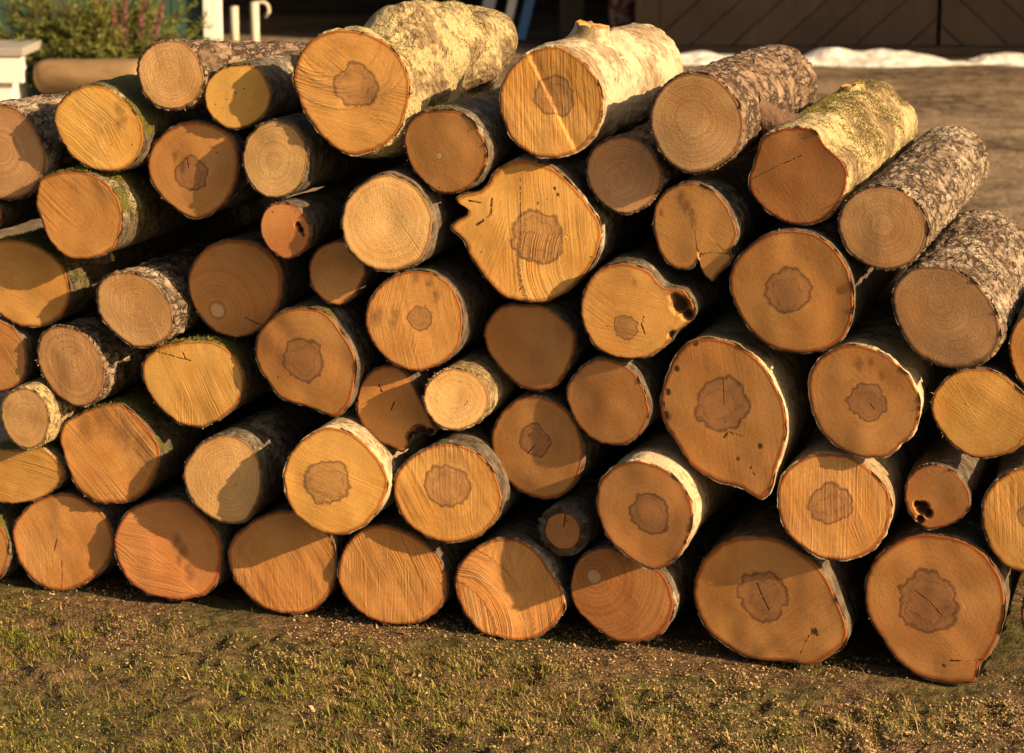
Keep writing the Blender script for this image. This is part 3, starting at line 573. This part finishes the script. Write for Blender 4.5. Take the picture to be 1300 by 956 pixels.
    attrs = dict(rim=T ** 1.0, heart_field=hd, mark_field=sd, stain_field=sf, eye_field=ef, ring_amount=np.full(len(pv), ex.get('ring', 1.0)), saw=saw, tone=tone, ring_dist=rd)
    mesh_obj('cut_face', np.stack([X + cen[0], Y, Z + cen[1]], 1), Fc, CUT[sp], root, True, attrs)
    # ---------------- bark
    M = 110 if top else 40
    s = np.linspace(0, 1, M); s = s if top else s ** 1.7
    ys = s * L
    lump = ex.get('lump', .014 if sp == 'a' else .007)
    Os = ring_smooth(O, 10); Os = Os + normals2(Os) * .0005
    dp = math.tan(R_(ex.get('dpitch', 0.0)))
    dw = math.tan(R_(ex.get('dyaw', rng.uniform(-.6, .6))))
    rows = []
    e_in = np.stack([rimO[:, 0] - nrm[:, 0] * -.0003, face_y(rimO[:, 0] - cen[0], rimO[:, 1] - cen[1]) + .0016, rimO[:, 1]], 1)
    rows.append(e_in)
    chip = (fbm(np.stack([np.cos(th) * 5, np.sin(th) * 5, th * 0 + k], 1), k + 50, 3) - .45) * .016 + rng.random(N) * .0022
    chip = np.clip(chip, -.0012, .012)
    bt = .35 + .9 * vnoise(np.stack([np.cos(th) * 7, np.sin(th) * 7, th * 0 + k], 1), k + 9)
    mid = rimO + nrm * (b * .75 * bt)[:, None]
    rows.append(np.stack([mid[:, 0], face_y(mid[:, 0] - cen[0], mid[:, 1] - cen[1]) + chip, mid[:, 1]], 1))
    flaky = bk in ('spruce', 'grey')
    w = np.minimum(1, ys / .08)[:, None, None]; base = O[None] * (1 - w) + Os[None] * w
    taper = 1 - (0 if k in (26, 49, 50, 51) else .05) * s
    base = cen + (base - cen) * taper[:, None, None]; w = w[..., 0]
    pos3 = np.stack([base[..., 0], np.repeat(ys[:, None], N, 1), base[..., 1]], -1) + k * 1.37
    lo = (fbm(pos3 * (9 if lump > .03 else 7), k, 2) - .5) * lump * (.25 + .75 * w)
    if flaky: fi = np.abs(fbm(pos3 * np.array([75, 26, 75]), k + 5, 3) - .5) * .018 - .0045
    else: fi = (fbm(pos3 * np.array([60, 40, 60]), k + 5, 3) - .5) * (.010 if top else .006)
    q = base + nrm[None] * (lo + fi * (.35 + .65 * w) - (0 if top else .0022))[..., None]
    q[0] = rimO + nrm * (b * bt)[:, None]
    fy = face_y(q[..., 0] - cen[0], q[..., 1] - cen[1]) + .004 + np.maximum(chip, 0)[None]
    y = ys[:, None] + fy * np.maximum(0, 1 - s * 6)[:, None]
    rows += list(np.stack([q[..., 0] + dw * ys[:, None], y, q[..., 1] + dp * ys[:, None]], -1))
    VB = np.vstack(rows); nr = len(rows)
    FB = [np.stack([r * N + j1, (r + 1) * N + j1, (r + 1) * N + j, r * N + j], 1) for r in range(nr - 1)]
    bo = mesh_obj('bark', VB, FB, BARK[bk], root, True, dict(seed=np.full(len(VB), (k * .61) % 7)))
    # ---------------- far end
    end = rows[-1]; ec = end.mean(0)
    VE = np.vstack([ec[None], ec + .5 * (end - ec), end]); n1 = len(VE)
    FE = [np.stack([j * 0, 1 + j, 1 + j1], 1), np.stack([1 + j, 1 + N + j, 1 + N + j1, 1 + j1], 1)]
    rr = np.r_[0, np.full(N, .5), np.ones(N)]
    mesh_obj('cut_face', VE, FE, CUT[sp], root, True, dict(rim=rr, heart_field=np.full(n1, 6.), mark_field=np.full(n1, 6.), stain_field=np.full(n1, 6.), eye_field=np.full(n1, 6.), ring_amount=np.full(n1, 1.), saw=np.c_[VE[:, 0], VE[:, 2], np.full(n1, .3)], tone=np.tile([val, hue, k % 5], (n1, 1)), ring_dist=rr * rad))
    # ---------------- torn fibres round the rim
    ns = 34 if sp == 'a' else 60; jj = rng.integers(0, N, ns); jj = jj[vnoise(np.stack([np.cos(th[jj]) * 3, np.sin(th[jj]) * 3, jj * 0. + k], 1), k + 2) > .48]; ns = len(jj)
    p0 = rows[1][jj] + np.array([0, .001, 0]); nn = np.stack([nrm[jj, 0], np.zeros(ns), nrm[jj, 1]], 1)
    dr = nn * rng.uniform(.1, 1.0, (ns, 1)) + np.array([0, -.45, 0]) + rng.normal(0, .45, (ns, 3)); ln = rng.uniform(.0008, .0028, (ns, 1)) * (1 + (rng.random((ns, 1)) < .07) * 1.8)
    sd_ = np.cross(dr, rng.normal(0, 1, (ns, 3))); sd_ /= np.linalg.norm(sd_, axis=1)[:, None] + 1e-9
    wv = rng.uniform(.0004, .0012, (ns, 1)); tipp = p0 + dr * ln
    VS = np.stack([p0 - sd_ * wv - nn * .001, p0 + sd_ * wv - nn * .001, tipp, p0 + dr * ln * .3 + np.cross(dr, sd_) * wv], 1).reshape(-1, 3); i4 = np.arange(ns) * 4
    tag(mesh_obj('splinters', VS, [np.stack([i4 + a_, i4 + b_, i4 + c_], 1) for a_, b_, c_ in ((0, 1, 2), (0, 3, 2), (3, 1, 2))], CHIP, root, False, dict(shade=np.repeat(rng.random(ns), 4))), kind='stuff')
    return root, bo, dict(rows=rows, N=N, L=L, cen=cen, to2=to2, off=off, P=P)
LOGS = {k: make_log(k) for k in OUT}

# ------------------------------------------------------------------ moss, stubs and splinters on particular logs
def moss(k, amount, size, lo=.1, seed=1, patch=12.0, thr=.5):
    root, bo, info = LOGS[k]; rows, N = info['rows'], info['N']; rng = np.random.default_rng(seed + k)
    G = np.stack(rows[3:], 0); nr = len(G)
    n0 = amount * 14; i = rng.integers(1, nr - 1, n0); j = rng.integers(0, N, n0); j1 = (j + 1) % N
    p = G[i, j] + (G[i, j1] - G[i, j]) * rng.random((n0, 1)) + (G[i - 1, j] - G[i, j]) * rng.random((n0, 1))
    n = np.cross(G[i, j1] - G[i, j - 1], G[np.minimum(i + 1, nr - 1), j] - G[i - 1, j]); n /= np.linalg.norm(n, axis=1)[:, None] + 1e-9
    n *= np.sign((n * (G[i, j] - G.mean(1)[i])).sum(1))[:, None]
    ok = np.flatnonzero((n[:, 2] >= lo) & (fbm(p * patch + k, 3 + k, 3) + .12 * n[:, 2] >= thr + .06))[:amount]
    if not len(ok): return
    p, n = np.repeat(p[ok], 3, 0), np.repeat(n[ok], 3, 0); m = len(p)
    d = n + rng.normal(0, .6, (m, 3)); d /= np.linalg.norm(d, axis=1)[:, None]
    u = np.cross(d, rng.normal(0, 1, (m, 3))); u /= np.linalg.norm(u, axis=1)[:, None] + 1e-9
    l = size * rng.uniform(.4, 1.2, (m, 1)); sh_ = rng.random(m)
    V = np.stack([p - u * l * .22 - n * .001, p + u * l * .22 - n * .001, p + d * l], 1).reshape(-1, 3)
    tag(mesh_obj('moss', V, np.arange(m * 3).reshape(-1, 3), MOSS, root, False, dict(shade=np.stack([sh_ * .6, sh_ * .6, sh_], 1).ravel())), kind='stuff')
for k, n, sz, lo, thr in ((2, 1800, .0042, .1, .50), (4, 3200, .005, -.2, .42), (10, 3000, .005, .1, .42), (27, 900, .0038, .5, .55), (49, 6500, .0036, .15, .50),
                          (26, 3200, .0034, .45, .56), (18, 900, .005, -.3, .5), (16, 1300, .006, -1.0, .46), (19, 700, .005, -1.0, .5), (54, 500, .004, .2, .5), (62, 800, .005, 0, .5)):
    moss(k, n, sz, lo, 1, 12.0, thr)

def stub(k, base, tip, r0, r1, mat_side, mat_tip, seed=0):
    root = LOGS[k][0]; b, t = np.array(base, float), np.array(tip, float); rng = np.random.default_rng(seed)
    n = 26; steps = 9; V, Fc = [], []; d = t - b; ln = np.linalg.norm(d); d /= ln
    u = np.cross(d, [0, 1, .2]); u /= np.linalg.norm(u); w = np.cross(d, u)
    for i in range(steps):
        f = i / (steps - 1); r = r0 * (1 - f) ** 2.2 + r1 * (1 - (1 - f) ** 2.2); 
        for j in range(n):
            a = 2 * math.pi * j / n
            q = b + d * ln * f + (u * math.cos(a) + w * math.sin(a)) * r * (1 + .22 * (vnoise(np.array([[math.cos(a) * 2, math.sin(a) * 2, f * 3 + seed]]), seed)[0] - .5))
            if i == steps - 1: q = q + d * (rng.random() - .5) * r1 * .22
            V.append(q)
    for i in range(steps - 1):
        for j in range(n): Fc.append((i * n + j, i * n + (j + 1) % n, (i + 1) * n + (j + 1) % n, (i + 1) * n + j))
    s = mesh_obj('branch_stub', V, Fc, mat_side, root)
    T = np.array(V[-n:]); m = T.mean(0); VT = [m] + list(m + (T - m) * .55 + d * (rng.random((n, 1)) - .3) * r1 * .16) + list(T)
    FT = [(0, 1 + j, 1 + (j + 1) % n) for j in range(n)] + [(1 + j, 1 + n + j, 1 + n + (j + 1) % n, 1 + (j + 1) % n) for j in range(n)]
    mesh_obj('broken_end', VT, FT, mat_tip, s, False)
def surf(k, dist, ang):                              # a point of a log's bark, dist behind the cut, ang degrees up from its right side
    rows = LOGS[k][2]['rows'][2:]; R0 = min(rows, key=lambda q: abs(q[:, 1].mean() - dist)); c = R0.mean(0)
    a = np.degrees(np.arctan2(R0[:, 2] - c[2], R0[:, 0] - c[0])); i = np.abs((a - ang + 180) % 360 - 180).argmin(); n = R0[i] - c; return R0[i], n / np.linalg.norm(n)
b, n = surf(28, .20, 84); stub(28, b - n * .025, b + n * .020 + np.array([.004, .0, 0]), .066, .030, BARK['cream'], STUB, 3)
b, n = surf(49, .13, 128); stub(49, b - n * .02, b + n * .040 + np.array([-.02, -.03, .0]), .040, .024, STUBB, STUBB, 4)
b, n = surf(49, .60, 98); stub(49, b - n * .015, b + n * .012, .036, .023, BARK['pale'], STUB, 5)
b, n = surf(10, .10, 15); stub(10, b - n * .012, b + n * .045, .022, .008, BARK['moss'], STUB, 6)

# ------------------------------------------------------------------ ground
def ramp(*seg):
    o = [seg[0][0]]
    for a, b, n in seg: o += list(np.linspace(a, b, n + 1)[1:])
    return np.array(o)
gx = ramp((-400, -40, 8), (-40, -6, 16), (-6, -1.5, 30), (-1.5, 1.5, 260), (1.5, 6, 30), (6, 40, 16), (40, 400, 8))
gy = ramp((-200, -10, 8), (-10, 2.4, 20), (2.4, 4.6, 200), (4.6, 20, 120), (20, 60, 20), (60, 600, 8))
GX, GY = np.meshgrid(gx, gy, indexing='ij')
def ground_z(x, y):
    x = np.asarray(x, float); y = np.asarray(y, float); p = np.stack([x, y, x * 0], -1)
    near = np.clip((6 - y) / 1.2, 0, 1) * np.clip((3 - np.abs(x)) / 1, 0, 1)
    z = (fbm(p * 7, 3, 3) - .5) * .030 * near + (fbm(p * 34, 8, 3) - .5) * .034 * near
    front = Y0 + SLOPE * x
    z = z * np.clip(.25 + (front - .03 - y) / .15, .25, 1)      # pressed flat where the logs stand
    z = z + (fbm(p * .8, 11, 3) - .5) * .05 * np.clip((y - 5) / 3, 0, 1) * np.clip((16 - y) / 2, 0, 1)
    return z - .006
GZ = ground_z(GX, GY); ni, nj = GX.shape
idx = np.arange(ni * nj).reshape(ni, nj)
gf = np.stack([idx[:-1, :-1], idx[1:, :-1], idx[1:, 1:], idx[:-1, 1:]], -1).reshape(-1, 4)
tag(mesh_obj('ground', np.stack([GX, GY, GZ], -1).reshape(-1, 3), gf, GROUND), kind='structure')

rng = np.random.default_rng(5)
def scatter(n, fn):
    x = rng.uniform(-1.5, 1.5, n); y = rng.uniform(2.75, 4.45, n); front = Y0 + SLOPE * x
    keep = (y < front + .10) & (rng.random(n) < fn(x, y, front)); return x[keep], y[keep]
def dens(x, y, front):
    p = np.stack([x, y, x * 0], -1); n = fbm(p * 3.0, 21, 3); m = fbm(p * 13, 31, 2)
    edge = np.clip((front - .05 - y) / .12, 0.02, 1)
    right = np.clip(1.05 - (x + .25) * .75, .22, 1)
    return np.clip((n - .26) * 3.4, .15, 1) * np.clip((m - .24) * 3, .15, 1) * edge * right
x, y = scatter(560000, dens); n = len(x); z = ground_z(x, y)
ln = rng.uniform(.005, .016, n) * (1 + 1.6 * (rng.random(n) < .06)); az = rng.uniform(0, 2 * math.pi, n); lean = rng.uniform(.5, 2.3, n); wd = rng.uniform(.0005, .0013, n)
dx, dy = np.cos(az), np.sin(az); B = np.stack([x, y, z - .002], 1); side = np.stack([-dy, dx, dy * 0], 1) * wd[:, None]
m1 = B + np.stack([dx * np.sin(lean * .5), dy * np.sin(lean * .5), np.cos(lean * .5)], 1) * (ln * .55)[:, None]
tip = m1 + np.stack([dx * np.sin(lean), dy * np.sin(lean), np.cos(lean)], 1) * (ln * .5)[:, None]
V = np.stack([B - side, B + side, m1 + side * .7, m1 - side * .7, tip], 1).reshape(-1, 3)
i5 = np.arange(n) * 5
Fc = [np.stack([i5, i5 + 1, i5 + 2, i5 + 3], 1), np.stack([i5 + 3, i5 + 2, i5 + 4], 1)]
dry = (rng.random(n) < np.clip(.42 + .25 * x + .5 * (fbm(np.stack([x, y, x * 0], -1) * 5, 44, 2) - .5), .15, .95)).astype(float)
tag(mesh_obj('grass', V, Fc, GRASS, None, False, dict(shade=np.repeat(rng.random(n), 5), dry=np.repeat(dry, 5))),
    'short half-dry winter grass in front of the logs', 'grass', kind='stuff')
# sawdust, bark crumbs and chips trodden into the turf
x, y = scatter(220000, lambda x, y, f: np.clip(.36 + .36 * x, .16, .85) * np.clip(fbm(np.stack([x, y, x * 0], -1) * 6, 77, 2) * 2.6 - .75, .05, 1)); n = len(x); z = ground_z(x, y) + .002
sz = rng.uniform(.0009, .0028, n) * (1 + 1.6 * (rng.random(n) < .02)); az = rng.uniform(0, 6.3, n); q = rng.normal(0, .45, (n, 2))
u = np.stack([np.cos(az), np.sin(az), q[:, 0]], 1) * sz[:, None]; w = np.stack([-np.sin(az), np.cos(az), q[:, 1]], 1) * (sz * rng.uniform(.35, .8, n))[:, None]
Cn = np.stack([x, y, z], 1); up = np.array([0, 0, .0012])
V = np.stack([Cn - u - w, Cn + u - w * .7, Cn + u * .8 + w, Cn - u * .7 + w, Cn + up + u * .1], 1).reshape(-1, 3); i5 = np.arange(n) * 5
Fc = [np.stack([i5 + a, i5 + b, i5 + 4], 1) for a, b in ((0, 1), (1, 2), (2, 3), (3, 0))]
tag(mesh_obj('wood_chips', V, Fc, CHIP, None, False, dict(shade=np.repeat(rng.random(n), 5))), 'sawdust and bark crumbs strewn along the foot of the woodpile', 'wood chips', kind='stuff')

# ------------------------------------------------------------------ barn at the back
BY = 15.55
barn = empty('barn', (2.4, BY, 0)); tag(barn, 'dark timber barn with diagonal board doors in deep shade at the back', 'barn')
def W(o): o.location = (0, 0, 0); o.matrix_parent_inverse = Matrix.Translation((-2.4, -BY, 0)); return o
W(box('wall', (-6.5, 12.0, BY + 5.0, BY + 5.25, 0, 4.4), BARND, barn))
W(box('wall', (12.0, 12.25, BY - .0, BY + 5.25, 0, 4.4), BARND, barn))
W(box('wall', (-6.75, -6.5, BY - .0, BY + 5.25, 0, 4.4), BARND, barn))
W(box('wall', (4.0, 12.0, BY + .02, BY + .20, 0, 4.4), BARNW, barn))
W(box('lintel', (-6.5, 4.0, BY - .02, BY + .22, 2.5, 4.44), BARND, barn))
W(box('sill_beam', (.98, 12.0, BY - .10, BY + .16, .0, .055), BARND, barn))
def slab(name, x0, x1, y0, z0, y1, z1):
    v = [(x0, y0, z0), (x1, y0, z0), (x1, y1, z1), (x0, y1, z1)]
    return W(mesh_obj(name, v + [(a, b, c + .14) for a, b, c in v], CUBE_F, ROOFM, barn, False))
slab('roof', -7.5, 13.5, BY - .35, 4.45, BY + 6.0, 6.4)
slab('unseen_shade_roof', 5.2, 13.5, BY - 3.2, 2.50, BY - .03, 3.3)  # unseen roof added out of view so its shadow covers the doors
for px_ in (9.4, 13.2): W(box('post', (px_, px_ + .16, BY - 3.1, BY - 2.94, 0, 2.5), BARNW, barn))  # unseen props under the added shading roof
W(box('wall', (.86, .98, BY + .12, BY + 4.98, 0, 4.4), BARND, barn))  # partition added to cast the slanting shadow across the bay floor
for px_ in (.83, -2.9):
    W(box('post', (px_, px_ + .16, BY - .06, BY + .10, 0, 2.5), BARNW, barn))
def clip(poly, a, b, c):
    out = []
    for i in range(len(poly)):
        p, q = poly[i], poly[(i + 1) % len(poly)]; dp_, dq = a * p[0] + b * p[1] + c, a * q[0] + b * q[1] + c
        if dp_ >= 0: out.append(p)
        if (dp_ >= 0) != (dq >= 0):
            t = dp_ / (dp_ - dq); out.append((p[0] + t * (q[0] - p[0]), p[1] + t * (q[1] - p[1])))
    return out
def door(x0, x1, z0, z1, ang, seed):
    bk = W(box('door', (x0, x1, BY + .03, BY + .06, z0, z1), BARND, barn)); rng = random.Random(seed)
    ca, sa = math.cos(ang), math.sin(ang); wdt = .20; s = -6.0
    while s < 6:
        w = wdt * rng.uniform(.85, 1.2); rect = [(x0, z0), (x1, z0), (x1, z1), (x0, z1)]
        # strip s..s+w measured across the board direction
        poly = clip(clip(rect, -sa, ca, -(s + .004)), sa, -ca, s + w - .004); s += w
        if len(poly) < 3: continue
        f = BY - .012 - rng.uniform(0, .012); nV = len(poly)
        V = [(x, f, z) for x, z in poly] + [(x, BY + .028, z) for x, z in poly]
        Fc = [tuple(range(nV)), tuple(range(nV, 2 * nV))[::-1]] + [(i, i + nV, (i + 1) % nV + nV, (i + 1) % nV) for i in range(nV)]
        o = mesh_obj('plank', V, Fc, BARNW, bk, False); o.matrix_parent_inverse = Matrix.Translation((0, 0, 0))
    return bk
door(1.0, 2.87, .06, 2.5, R_(42), 1); door(2.90, 4.9, .06, 2.5, R_(138), 2)
# boards and poles leaning in the open bay
def lean(label, name, x, y, w, t, tilt, mat, h=2.1):
    o = box(name, (-w / 2, w / 2, -t / 2, t / 2, 0, h), mat, None, .006); o.location = (x, y, .01); o.rotation_euler = (R_(-7), R_(tilt), 0); return tag(o, label, 'board', 'boards leaning in the barn')
lean('pale grey board leaning in the dark barn bay, left of the blue one', 'leaning_board', -.22, 16.6, .09, .02, 12, PALEB)
lean('narrow white board leaning against the blue board in the barn', 'leaning_board', -.06, 16.55, .06, .02, 13, WHITE)
lean('blue board leaning in the dark barn bay', 'leaning_board', .06, 16.6, .07, .02, 14, BLUE)
lean('brown upright plank standing in the barn bay beside the post', 'leaning_board', .42, 16.3, .17, .03, 1, BARNW)
V, Fc = [], []
for i in range(9):
    f = i / 8; r = .10 * (math.sin(math.pi * (.12 + .80 * f)) ** .6)
    for j in range(14):
        a = 2 * math.pi * j / 14; V.append((r * math.cos(a) * (1 + .15 * math.sin(3 * a + f * 4)), r * .7 * math.sin(a), f * .75))
Fc = [(i * 14 + j, i * 14 + (j + 1) % 14, (i + 1) * 14 + (j + 1) % 14, (i + 1) * 14 + j) for i in range(8) for j in range(14)] + [tuple(range(14))[::-1], tuple(8 * 14 + j for j in range(14))]
o = mesh_obj('cloth_sack', V, Fc, CLOTH, None); o.location = (.76, 16.0, 0.0); tag(o, 'red and white patterned cloth bundle standing by the barn doorpost', 'bundle')
# old snow along the foot of the barn
sx = np.linspace(.7, 9.0, 220); sy = np.linspace(-.85, .30, 26); SX, SY = np.meshgrid(sx, sy, indexing='ij')
prof = np.exp(-((SY - .02 * np.sin(SX * 3)) / .30) ** 2); p = np.stack([SX, SY, SX * 0], -1)
SZ = prof * (-.035 + .21 * fbm(p * np.array([2.4, 4, 1]), 5, 4)) * np.clip((SX - .7) / .6, 0, 1) - .028 + .02 * (fbm(p * 9, 6, 2) - .5)
si = np.arange(SX.size).reshape(SX.shape)
tag(mesh_obj('snow', np.stack([SX, SY + BY - .48, SZ], -1).reshape(-1, 3), np.stack([si[:-1, :-1], si[1:, :-1], si[1:, 1:], si[:-1, 1:]], -1).reshape(-1, 4).tolist(), SNOW), kind='structure')

# ------------------------------------------------------------------ house corner with planters at the upper left
HY = 10.4
shed = empty('green_shed', (-2.3, HY, 0)); tag(shed, 'green painted board shed with a white corner post behind the evergreen', 'shed')
def S_(o): o.matrix_parent_inverse = Matrix.Translation((2.3, -HY, 0)); return o
for i in range(9):
    x1 = -1.40 - i * .145; S_(box('board', (x1 - .141, x1, HY, HY + .025, .18, 2.3), GREEN, shed, .003))
S_(box('plinth', (-2.8, -1.40, HY - .03, HY + .04, 0, .178), CLAY, shed))
S_(box('wall', (-2.8, -1.42, HY + .03, HY + .25, .02, 2.3), GREEN, shed))
S_(box('corner_post', (-1.392, -1.312, HY - .05, HY + .03, 0, 2.3), WHITE, shed, .006))
S_(mesh_obj('roof', [(-3, HY - .25, 2.3), (-1.2, HY - .25, 2.3), (-1.2, HY + .5, 2.5), (-3, HY + .5, 2.5)] + [(-3, HY - .25, 2.36), (-1.2, HY - .25, 2.36), (-1.2, HY + .5, 2.56), (-3, HY + .5, 2.56)], CUBE_F, ROOFM, shed, False))
# low white bench
bench = empty('white_bench', (-2.05, 9.2, 0)); tag(bench, 'low white painted bench at the upper left edge beside the green tub', 'bench')
def B_(o): o.matrix_parent_inverse = Matrix.Translation((2.05, -9.2, 0)); return o
B_(box('seat', (-2.7, -1.93, 9.05, 9.42, .575, .61), CLAY, bench)); B_(box('apron', (-2.69, -1.935, 9.06, 9.085, .47, .572), WHITE, bench))
for x0 in (-2.66, -2.06): B_(box('leg', (x0, x0 + .07, 9.09, 9.38, 0, .572), WHITE, bench))
# tub with evergreen
def lathe(prof, n=28):
    V = [(r * math.cos(2 * math.pi * j / n), r * math.sin(2 * math.pi * j / n), z) for r, z in prof for j in range(n)]
    Fc = [(i * n + j, i * n + (j + 1) % n, (i + 1) * n + (j + 1) % n, (i + 1) * n + j) for i in range(len(prof) - 1) for j in range(n)]
    return V, Fc + [tuple(range(n))[::-1], tuple((len(prof) - 1) * n + j for j in range(n))]
ped = box('stone_block', (-2.02, -1.52, 9.52, 10.02, 0, .22), CLAY, None, .015); tag(ped, 'grey stone block under the green tub', 'block')
V, Fc = lathe([(.17, 0), (.19, .10), (.205, .22), (.225, .235), (.225, .27), (.20, .27), (.19, .24)])
tub = mesh_obj('tub', V, Fc, GREEN, None); tub.location = (-1.86, 9.78, .22); tag(tub, 'green tub holding the bushy evergreen', 'tub')
ev = empty('evergreen', (-1.79, 9.78, .47)); tag(ev, 'bushy yellow-green conifer cuttings in the green tub', 'shrub')
rg = np.random.default_rng(12); NV, NF, NS, BV, BF = [], [], [], [], []
def add_tube(path, rad, n=5):
    v, f = tube(path, rad, n); b0 = len(BV); BV.extend(v); BF.extend([tuple(i + b0 for i in t) for t in f])
for bi in range(130):
    a = rg.uniform(0, 2 * math.pi); el = rg.uniform(-.05, 1.25); l = rg.uniform(.22, .46) * (1.12 - .15 * el)
    d = np.array([math.cos(a) * math.cos(el) * 1.1, math.sin(a) * math.cos(el), math.sin(el)]); p0 = np.array([math.cos(a) * .06, math.sin(a) * .06, .0])
    path = [p0 + d * l * t + np.array([0, 0, -.10 * t * t * math.cos(el)]) for t in np.linspace(0, 1, 7)]; add_tube(path, list(np.linspace(.006, .002, 7)))
    for ti in range(14):
        t = rg.uniform(.18, 1); i = min(int(t * 6), 5); q0 = path[i] + (path[i + 1] - path[i]) * (t * 6 - i)
        td = d * .8 + rg.normal(0, .5, 3); td /= np.linalg.norm(td); tl = rg.uniform(.06, .13)
        add_tube([q0, q0 + td * tl], [.0022, .001], 3)
        sh_ = rg.uniform(.1, 1)
        for ni_ in range(34):
            c0 = q0 + td * tl * rg.random(); nd = td * .7 + rg.normal(0, .55, 3); nd /= np.linalg.norm(nd); u = np.cross(nd, rg.normal(0, 1, 3)); u /= np.linalg.norm(u)
            nl = rg.uniform(.016, .03); b0 = len(NV); NV.extend([c0 - u * .0024, c0 + u * .0024, c0 + nd * nl]); NF.append((b0, b0 + 1, b0 + 2)); s0 = np.clip(sh_ + rg.normal(0, .15), 0, 1); NS.extend([s0] * 3)
mesh_obj('branches', BV, BF, STUBB, ev); tag(mesh_obj('needles', NV, NF, NEEDLE, ev, False, dict(shade=NS)), kind='stuff')
hea = empty('flower_stalks', (-1.62, 9.62, .5)); tag(hea, 'dried pinkish flower spikes standing in the evergreen', 'flower')
for i, (x_, h_, tl_) in enumerate(((-.07, .36, -.06), (.0, .33, .0), (.05, .38, .05), (.09, .30, .09), (-.03, .27, -.02))):
    V, Fc = tube([(x_ + tl_ * t, 0, t * h_) for t in np.linspace(0, 1, 5)], .0035, 6)
    st_ = mesh_obj('flower_spike', V, Fc, PINK, hea); nn_ = 420; t = rg.uniform(.25, 1, nn_); base_ = np.stack([x_ + tl_ * t, t * 0, t * h_], 1)
    d_ = rg.normal(0, 1, (nn_, 3)) + np.array([0, 0, .8]); d_ /= np.linalg.norm(d_, axis=1)[:, None]; u_ = np.cross(d_, rg.normal(0, 1, (nn_, 3))); u_ /= np.linalg.norm(u_, axis=1)[:, None]
    tip_ = base_ + d_ * (.010 + .016 * np.sin(math.pi * t))[:, None]
    tag(mesh_obj('florets', np.stack([base_ - u_ * .003, base_ + u_ * .003, tip_], 1).reshape(-1, 3), np.arange(nn_ * 3).reshape(-1, 3), PINK, st_, False), kind='stuff')
# hollowed half log
V, Fc = [], []
n = 30; prof = []
for j in range(n):
    a = 2 * math.pi * j / n; prof.append((.10 * math.cos(a) * (1 + .06 * math.sin(2 * a + 1)), .088 * math.sin(a) if math.sin(a) < .55 else .088 * .55 + .012 * (math.sin(a) - .55)))
for i, (xx, sc) in enumerate(((0, .70), (.012, .88), (.04, .98), (.2, 1.0), (.36, .99), (.40, .97), (.43, .85))):
    for (yy, zz) in prof: V.append((xx, yy * sc, .085 + zz * sc))
Fc = [(i * n + j, i * n + (j + 1) % n, (i + 1) * n + (j + 1) % n, (i + 1) * n + j) for i in range(6) for j in range(n)] + [tuple(range(n))[::-1], tuple(6 * n + j for j in range(n))]
ped2 = box('stone_step', (-1.90, -1.28, 9.10, 9.40, 0, .405), CLAY, None, .015); tag(ped2, 'grey stone step under the flat-topped trough log', 'step')
o = mesh_obj('trough_log', V, Fc, TROUGH, None); o.location = (-1.92, 9.26, .407); tag(o, 'weathered flat-topped log lying in front of the green tub', 'log')
# two pale posts by the track
pa = empty('hitching_post', (-1.81, 15.0, 0)); tag(pa, 'short cream post with a round foot beside the white corner post', 'post')
V, Fc = tube([(0, 0, .0), (0, 0, .36)], .026, 12); mesh_obj('shaft', V, Fc, STEEL, pa)
V, Fc = lathe([(.16, 0), (.16, .035), (.12, .05), (.03, .055)]); mesh_obj('foot', V, Fc, CLAY, pa)
pb = empty('hooked_post', (-1.61, 14.4, 0)); tag(pb, 'cream post with a curled hook at its top, near the barn', 'post')
V, Fc = tube([(0, 0, 0), (0, 0, .43)], .026, 12); mesh_obj('shaft', V, Fc, STEEL, pb)
V, Fc = tube([(.0, 0, .40)] + [(.045 - .045 * math.cos(t), 0, .38 + .05 * math.sin(t)) for t in np.linspace(.4, 4.2, 14)], .010, 8); mesh_obj('hook', V, Fc, STEEL, pb)
